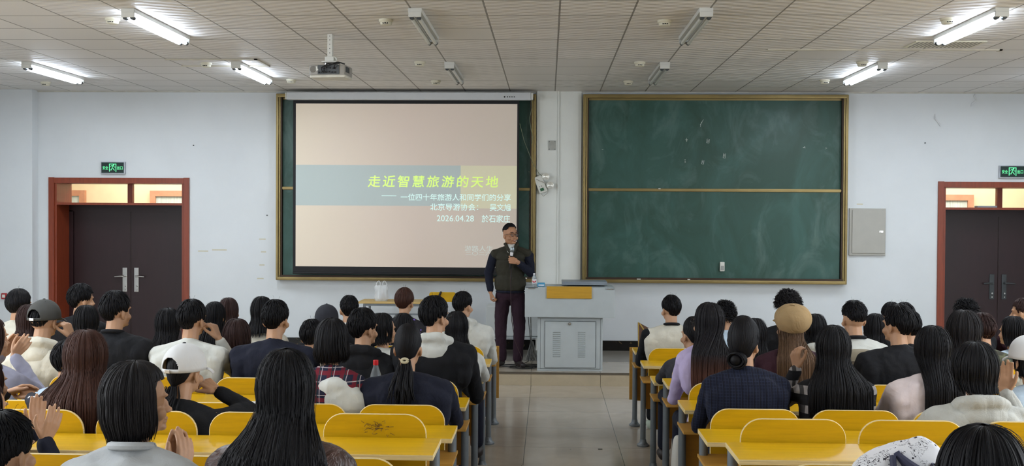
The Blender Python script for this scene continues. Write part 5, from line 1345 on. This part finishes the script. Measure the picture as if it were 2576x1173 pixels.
P_('student with long black hair in black, left of the boy in the black T-shirt', 2200, 791, 2, 'f', ('long', H_BLACK), .3, 'black', L=.35, fine=.8)
P_('dark head directly behind the boy in the black T-shirt, slightly right', 2274, 763, 2, 'm', ('short', H_BLACK), .1, 'black', fine=.6, lean=.05)
P_('black-haired student with a light blue collar in front of the right door', 2545, 799, 2, 'f', ('long', H_BLACK), .7, 'ltblue', L=.14, fine=.8, vol=1.05)
P_('girl with dark tied hair and a dark grey jacket beside the girl in lavender', 1742, 803, 3, 'f', ('pony', H_BLACK), .5, 'dkgrey', L=.12, fine=.8, lean=.03)
P_('dark head left of the tan beret, nearer one', 1897, 803, 3, 'f', ('long', H_BLACK), .2, 'black', L=.2, fine=.7)
P_('boy with an undercut and a white jacket over black, before the beige backpack', 2148, 760, 3, 'm', ('under', H_BLACK), .12, 'white', collar='black', vol=1.04, hs=1.0)
sh_, H_ = P_('student in a black shirt with white lettering, right of the boy in the black T-shirt', 2284, 781, 3, 'm', ('short', H_BLACK), .2, 'black', fine=.6)
text_mesh('shirt_print', 'cac', .05, M_LABW, (.0, -.135, .93), sh_, width=.085, shear=.3)
P_('student with short brown hair in an olive camouflage top before the right door', 2470, 789, 3, 'm', ('short', H_DKBR), .3, 'camo', fine=.7)
P_('girl with glasses and very long black-to-brown hair in lavender', 1780, 766, 4, 'f', ('long', hair_mat('hair_ombre', (26, 24, 28), (92, 60, 50), (.86, 1.0))), .75, 'lav', L=.55, vol=1.06, spread=.13, glasses=True)
P_('woman in a tan newsboy beret with long light brown hair and a maroon top', 1988, 776, 4, 'f', ('long', H_LTBR), .25, 'maroon', L=.42, cap=(M_BERET, False, 'beret'), wide=.03)
P_('big boy in a black T-shirt with his left ear and cheek showing', 2258, 770, 4, 'm', ('short', H_BLACK), .55, 'black', vol=1.04, wide=.04, skin=SKIN)
P_('student with voluminous long black hair in olive, before the right door frame', 2423, 791, 4, 'f', ('long', H_SOFT), .1, 'olive', L=.3, vol=1.22, spread=.15)
P_('student with brown hair mostly hidden behind the white cap at the right edge', 2606, 826, 4, 'f', ('short', H_BROWN), .3, 'cream', fine=.5)
P_('woman in a navy tweed jacket with a low bun', 1873, 812, 5, 'f', ('bun', H_BLACK), -.55, 'tweed', wide=.04, vol=1.12)
P_('student with long black hair over a black and white plaid top, thin finger hand raised', 2095, 826, 5, 'f', ('long', H_BLACK), .1, 'bwchk', L=.40, vol=1.10, spread=.17, wide=.02, fine=1.3, arms={'L': ((-.25, .20, .80), (-.175, .16, 1.0), (-.1, .1, .95), (-.8, -.5, .1), .55, .6)}, detail=True)
P_('girl in a pale pink sweater with long straight black hair', 2343, 825, 5, 'f', ('long', H_BLACK), .25, 'pink', L=.42, vol=1.06, spread=.10, wide=.05, fine=1.3, lean=.04)
P_('student in a white knitted cap and light blue shirt, cut by the right edge', 2588, 853, 5, 'f', ('long', H_BLACK), .2, 'ltblue', L=.12, cap=(M_CAPW, False), fine=.6)
P_('girl in a heather grey hoodie with her right hand raised', 2450, 870, 6, 'f', ('long', H_BLACK), .2, 'hoodie', L=.125, vol=1.14, spread=.10, hood='hoodie', wide=.06, arms={'R': ((.27, .2, .78), (.20, .20, .90), (.05, .1, .98), (.35, .9, .0), .12, .5)}, detail=True, fine=1.2)
P_('top of a black-haired head at the bottom right corner', 2468, 1089, 9, 'f', ('long', H_BLACK), .1, 'black', L=.1, vol=1.12, fine=1.8)

# ------------------------------------------------------------------ the speaker
def speaker():
    SXp = atZ(1292, 912, PZ); X, Y = -.385, 12.42
    r = tag(empty('person', (X, Y, PZ)), 'man standing with a microphone in an olive vest, navy sleeves and maroon trousers', 'person')
    Lz = lambda px, py, y=0: (atY(px, py, Y+y)-Vector((X, Y, PZ)))
    FY = PI-.62   # head turned to his left, our right
    hc = Lz(1284, 590); hc = Vector((hc.x, -.03, hc.z-.005)); s = 1.05
    B = Blob()
    # here the head frame looks along -y (to the camera) turned right
    yaw = PI+.60
    H, R = head_blob(B, hc, yaw, s, jaw=.004)
    nb = Vector((-.045, .0, 1.455)); B.chain([nb+Vector((0, .01, -.06)), nb, hc+Vector((-.01, .02, -.06))], [.065, .058, .056])
    shl, shr = Vector((-.250, .02, 1.345)), Vector((.150, .0, 1.350))   # image left / image right shoulder
    hipc = Vector((-.06, .02, .93)); ch = Vector((-.05, .01, 1.25))
    B.chain([hipc, (hipc+ch)/2, ch, nb+Vector((0, 0, -.05))], [.09, .085, .09, .06]); B.cap(shl+Vector((.03, 0, -.02)), shr+Vector((-.03, 0, -.02)), .04, .04)
    fl, fr_ = Vector((-.16, .06, .08)), Vector((.035, .0, .08))
    kl, kr = Vector((-.175, .03, .48)), Vector((.055, -.02, .48))
    B.chain([hipc+Vector((-.085, 0, -.05)), kl, fl], [.08, .055, .038]).chain([hipc+Vector((.085, 0, -.05)), kr, fr_], [.08, .055, .038])
    el_l, wr_l = Vector((-.325, .03, 1.12)), Vector((-.295, -.03, .895))
    M_ = Lz(1285, 655, -.20); hd_ = Vector((-.96, -.05, .26)); bk_ = Vector((-.05, -1, .05)); wr_r = M_-frame(hd_, bk_)@Vector((0, .080, -.030)); el_r = Vector((.185, -.03, 1.13))
    B.chain([shl, el_l, wr_l], [.045, .037, .026]).chain([shr, el_r, wr_r], [.045, .037, .027])
    hand(B, wr_l, (.12, -.12, -.98), (-.95, -.2, -.1), -1, .75, s=1.02, thumb=.45)
    # hand closed round the microphone
    hand(B, wr_r, hd_, bk_, 1, .98, s=1.0, thumb=.25, curls=(.92, .96, 1.0, 1.02))
    B.build('body', SKIN2, r, .0042, 2)
    # garments
    V = Blob()
    V.ell((-.055, .01, 1.20), (.192, .135, .22)); V.ell((-.06, .01, 1.02), (.195, .14, .13)); V.ell((-.06, .01, .94), (.19, .138, .06)); V.ell((-.06, .01, .99), (.195, .142, .12))
    V.cap(nb+Vector((-.05, .0, -.05)), shl+Vector((.01, 0, .0)), .05, .058); V.cap(nb+Vector((.05, .0, -.05)), shr+Vector((-.01, 0, .0)), .05, .058)
    V.ell((-.055, .0, 1.31), (.19, .12, .085))
    for q_ in (shl, shr): V.ell(q_+Vector((0, 0, -.01)), (.058, .068, .07))
    vb = V.build('vest', C['vest'], r, .007, 8, wrinkle=.006)
    Q = MB()  # collar flaps and zip
    for a, b in (((-.125, -.035, 1.475), (-.035, -.135, 1.33)), ((.02, -.04, 1.475), (-.03, -.137, 1.33))):
        a, b = Vector(a), Vector(b); m_ = (a+b)/2; Q.tube([a, m_+Vector((0, -.025, .0)), b], [.017, .02, .006], 8)
    Q.tube([(-.13, .03, 1.465), (-.10, .075, 1.475), (-.045, .09, 1.48), (.0, .075, 1.475), (.03, .03, 1.465)], .018, 8)
    Q.build('vest_collar', C['vest'], vb, smooth=True)
    MB().tube([(-.032, -.142, 1.33), (-.04, -.152, 1.2), (-.045, -.156, 1.05), (-.047, -.152, .94)], .004, 6).build('zip', M_BLACK, vb, smooth=True)
    T_ = Blob(); T_.ell((-.05, -.045, 1.40), (.052, .07, .07)); T_.cap((-.05, -.01, 1.40), (-.048, -.02, 1.452), .066, .055); T_.build('white_tshirt', C['white'], r, .006, 3)
    Sv = Blob(); Sv.chain([shl+Vector((-.005, 0, -.02)), el_l, wr_l+Vector((0, .01, .025))], [.062, .054, .040]).chain([shr+Vector((.005, 0, -.02)), (shr+el_r)/2, el_r, wr_r*.84+el_r*.16], [.062, .06, .056, .040])
    Sv.build('sleeves', C['navysl'], r, .007, 4, wrinkle=.016)
    Hm = Blob(); Hm.ell((-.06, .01, .900), (.183, .134, .034)); Hm.build('shirt_hem', C['navysl'], r, .008, 3)
    Tr = Blob(); Tr.ell((-.06, .015, .87), (.175, .12, .10))
    Tr.chain([hipc+Vector((-.085, 0, -.08)), kl, fl+Vector((0, 0, .02))], [.095, .072, .062]).chain([hipc+Vector((.085, 0, -.08)), kr, fr_+Vector((0, 0, .02))], [.095, .072, .060])
    Tr.build('trousers', C['trous'], r, .009, 4, wrinkle=.014)
    for f_, d in ((fl, (-.05, -.14)), (fr_, (.07, -.15))):
        F_ = Blob(); F_.cap(f_+Vector((0, .03, -.038)), f_+Vector((d[0], d[1], -.046)), .042, .034); F_.build('shoe', M_SHOED, r, .006, 2)
    hr = make_hair(r, hc+Vector((0, 0, .0)), yaw, 'crop', H_BLACK, 5, 0, vol=1.03*s*.985, fine=1.5)
    g = make_glasses(r, H, R, mat=M_BLACK)
    # eyes, brows, mouth
    for sx in (-1, 1):
        e_ = Blob(); c_ = H(sx*.031, .0795, -.001); MB().bm  # eyeball
        m = MB(); b_ = Blob(); b_.ell(H(sx*.031, .0865, -.001), (.0125*s, .006, .0052*s), R); m.add(b_.m.v, b_.m.f); eo = m.build('eye', M_EYE, r, smooth=True)
        b_ = Blob(); b_.ell(H(sx*.031+.002, .0905, -.001), (.0048, .004, .0048), R); MB().add(b_.m.v, b_.m.f).build('iris', M_IRIS, eo, smooth=True)
        MB().tube([H(sx*.014, .090, .025), H(sx*.030, .090, .031), H(sx*.048, .078, .026)], [.003, .0042, .002], 6).build('eyebrow', H_BLACK, r, smooth=True)
        MB().tube([H(sx*.019, .0905, .0045), H(sx*.031, .0925, .0085), H(sx*.044, .085, .004)], .0016, 5).build('eyelid', plain('lid_dark', (90, 58, 48), .6), r, smooth=True)
    MB().tube([H(-.021, .0895, -.0625), H(-.01, .0960, -.0665), (H(.0, .0972, -.0672)), H(.01, .0960, -.0665), H(.021, .0895, -.0625)], [.0016, .0034, .0040, .0034, .0016], 8).build('mouth', plain('mouth_dark', (92, 36, 34), .5), r, smooth=True)
    MB().tube([H(-.014, .0945, -.0635), H(.0, .0985, -.065), H(.014, .0945, -.0635)], .0018, 6).build('teeth', M_LABW, r, smooth=True)
    # ring
    # microphone held in the hand: a thing of its own
    m0 = M_+Vector((.004, .0, .030))
    mic = tag(empty('microphone', (X+m0.x, Y+m0.y, PZ+m0.z)), 'black microphone with silver mesh head held up by the speaker', 'microphone'); mic.rotation_euler = (.08, .12, 0)
    MB().lathe([(.011, -.13), (.013, -.12), (.0165, .02), (.018, .035)], n=18).build('mic_handle', M_BLACK, mic, smooth=True)
    MB().lathe([(.0172, .025), (.0185, .028), (.0187, .062), (.0178, .065)], n=18).build('mic_band', M_LABW, mic, smooth=True)
    MB().lathe([(.018, .065), (.026, .080), (.028, .095), (.026, .112), (.017, .126), (0, .13)], n=20).build('mic_mesh', plain('mic_mesh', (150, 158, 162), .35, .8, var=.4, scale=300), mic, smooth=True)
    b0 = Vector((X, Y, PZ))+m0+Vector((0, 0, -.13))
    pts = [b0, b0+Vector((-.005, .0, -.12)), b0+Vector((.0, -.01, -.35)), b0+Vector((.01, -.02, -.6)), b0+Vector((.05, -.0, -.85)), Vector((X+.09, Y-.16, PZ+.12)), Vector((X+.07, Y-.2, PZ+.01)), Vector((X-.05, Y-.18, PZ+.012))]
    tag(MB().tube(pts, .0038, 6).build('microphone_cable', plain('mic_cable', (52, 30, 34), .6), smooth=True), 'thin cable running from the microphone down to the platform', 'cable')
speaker()
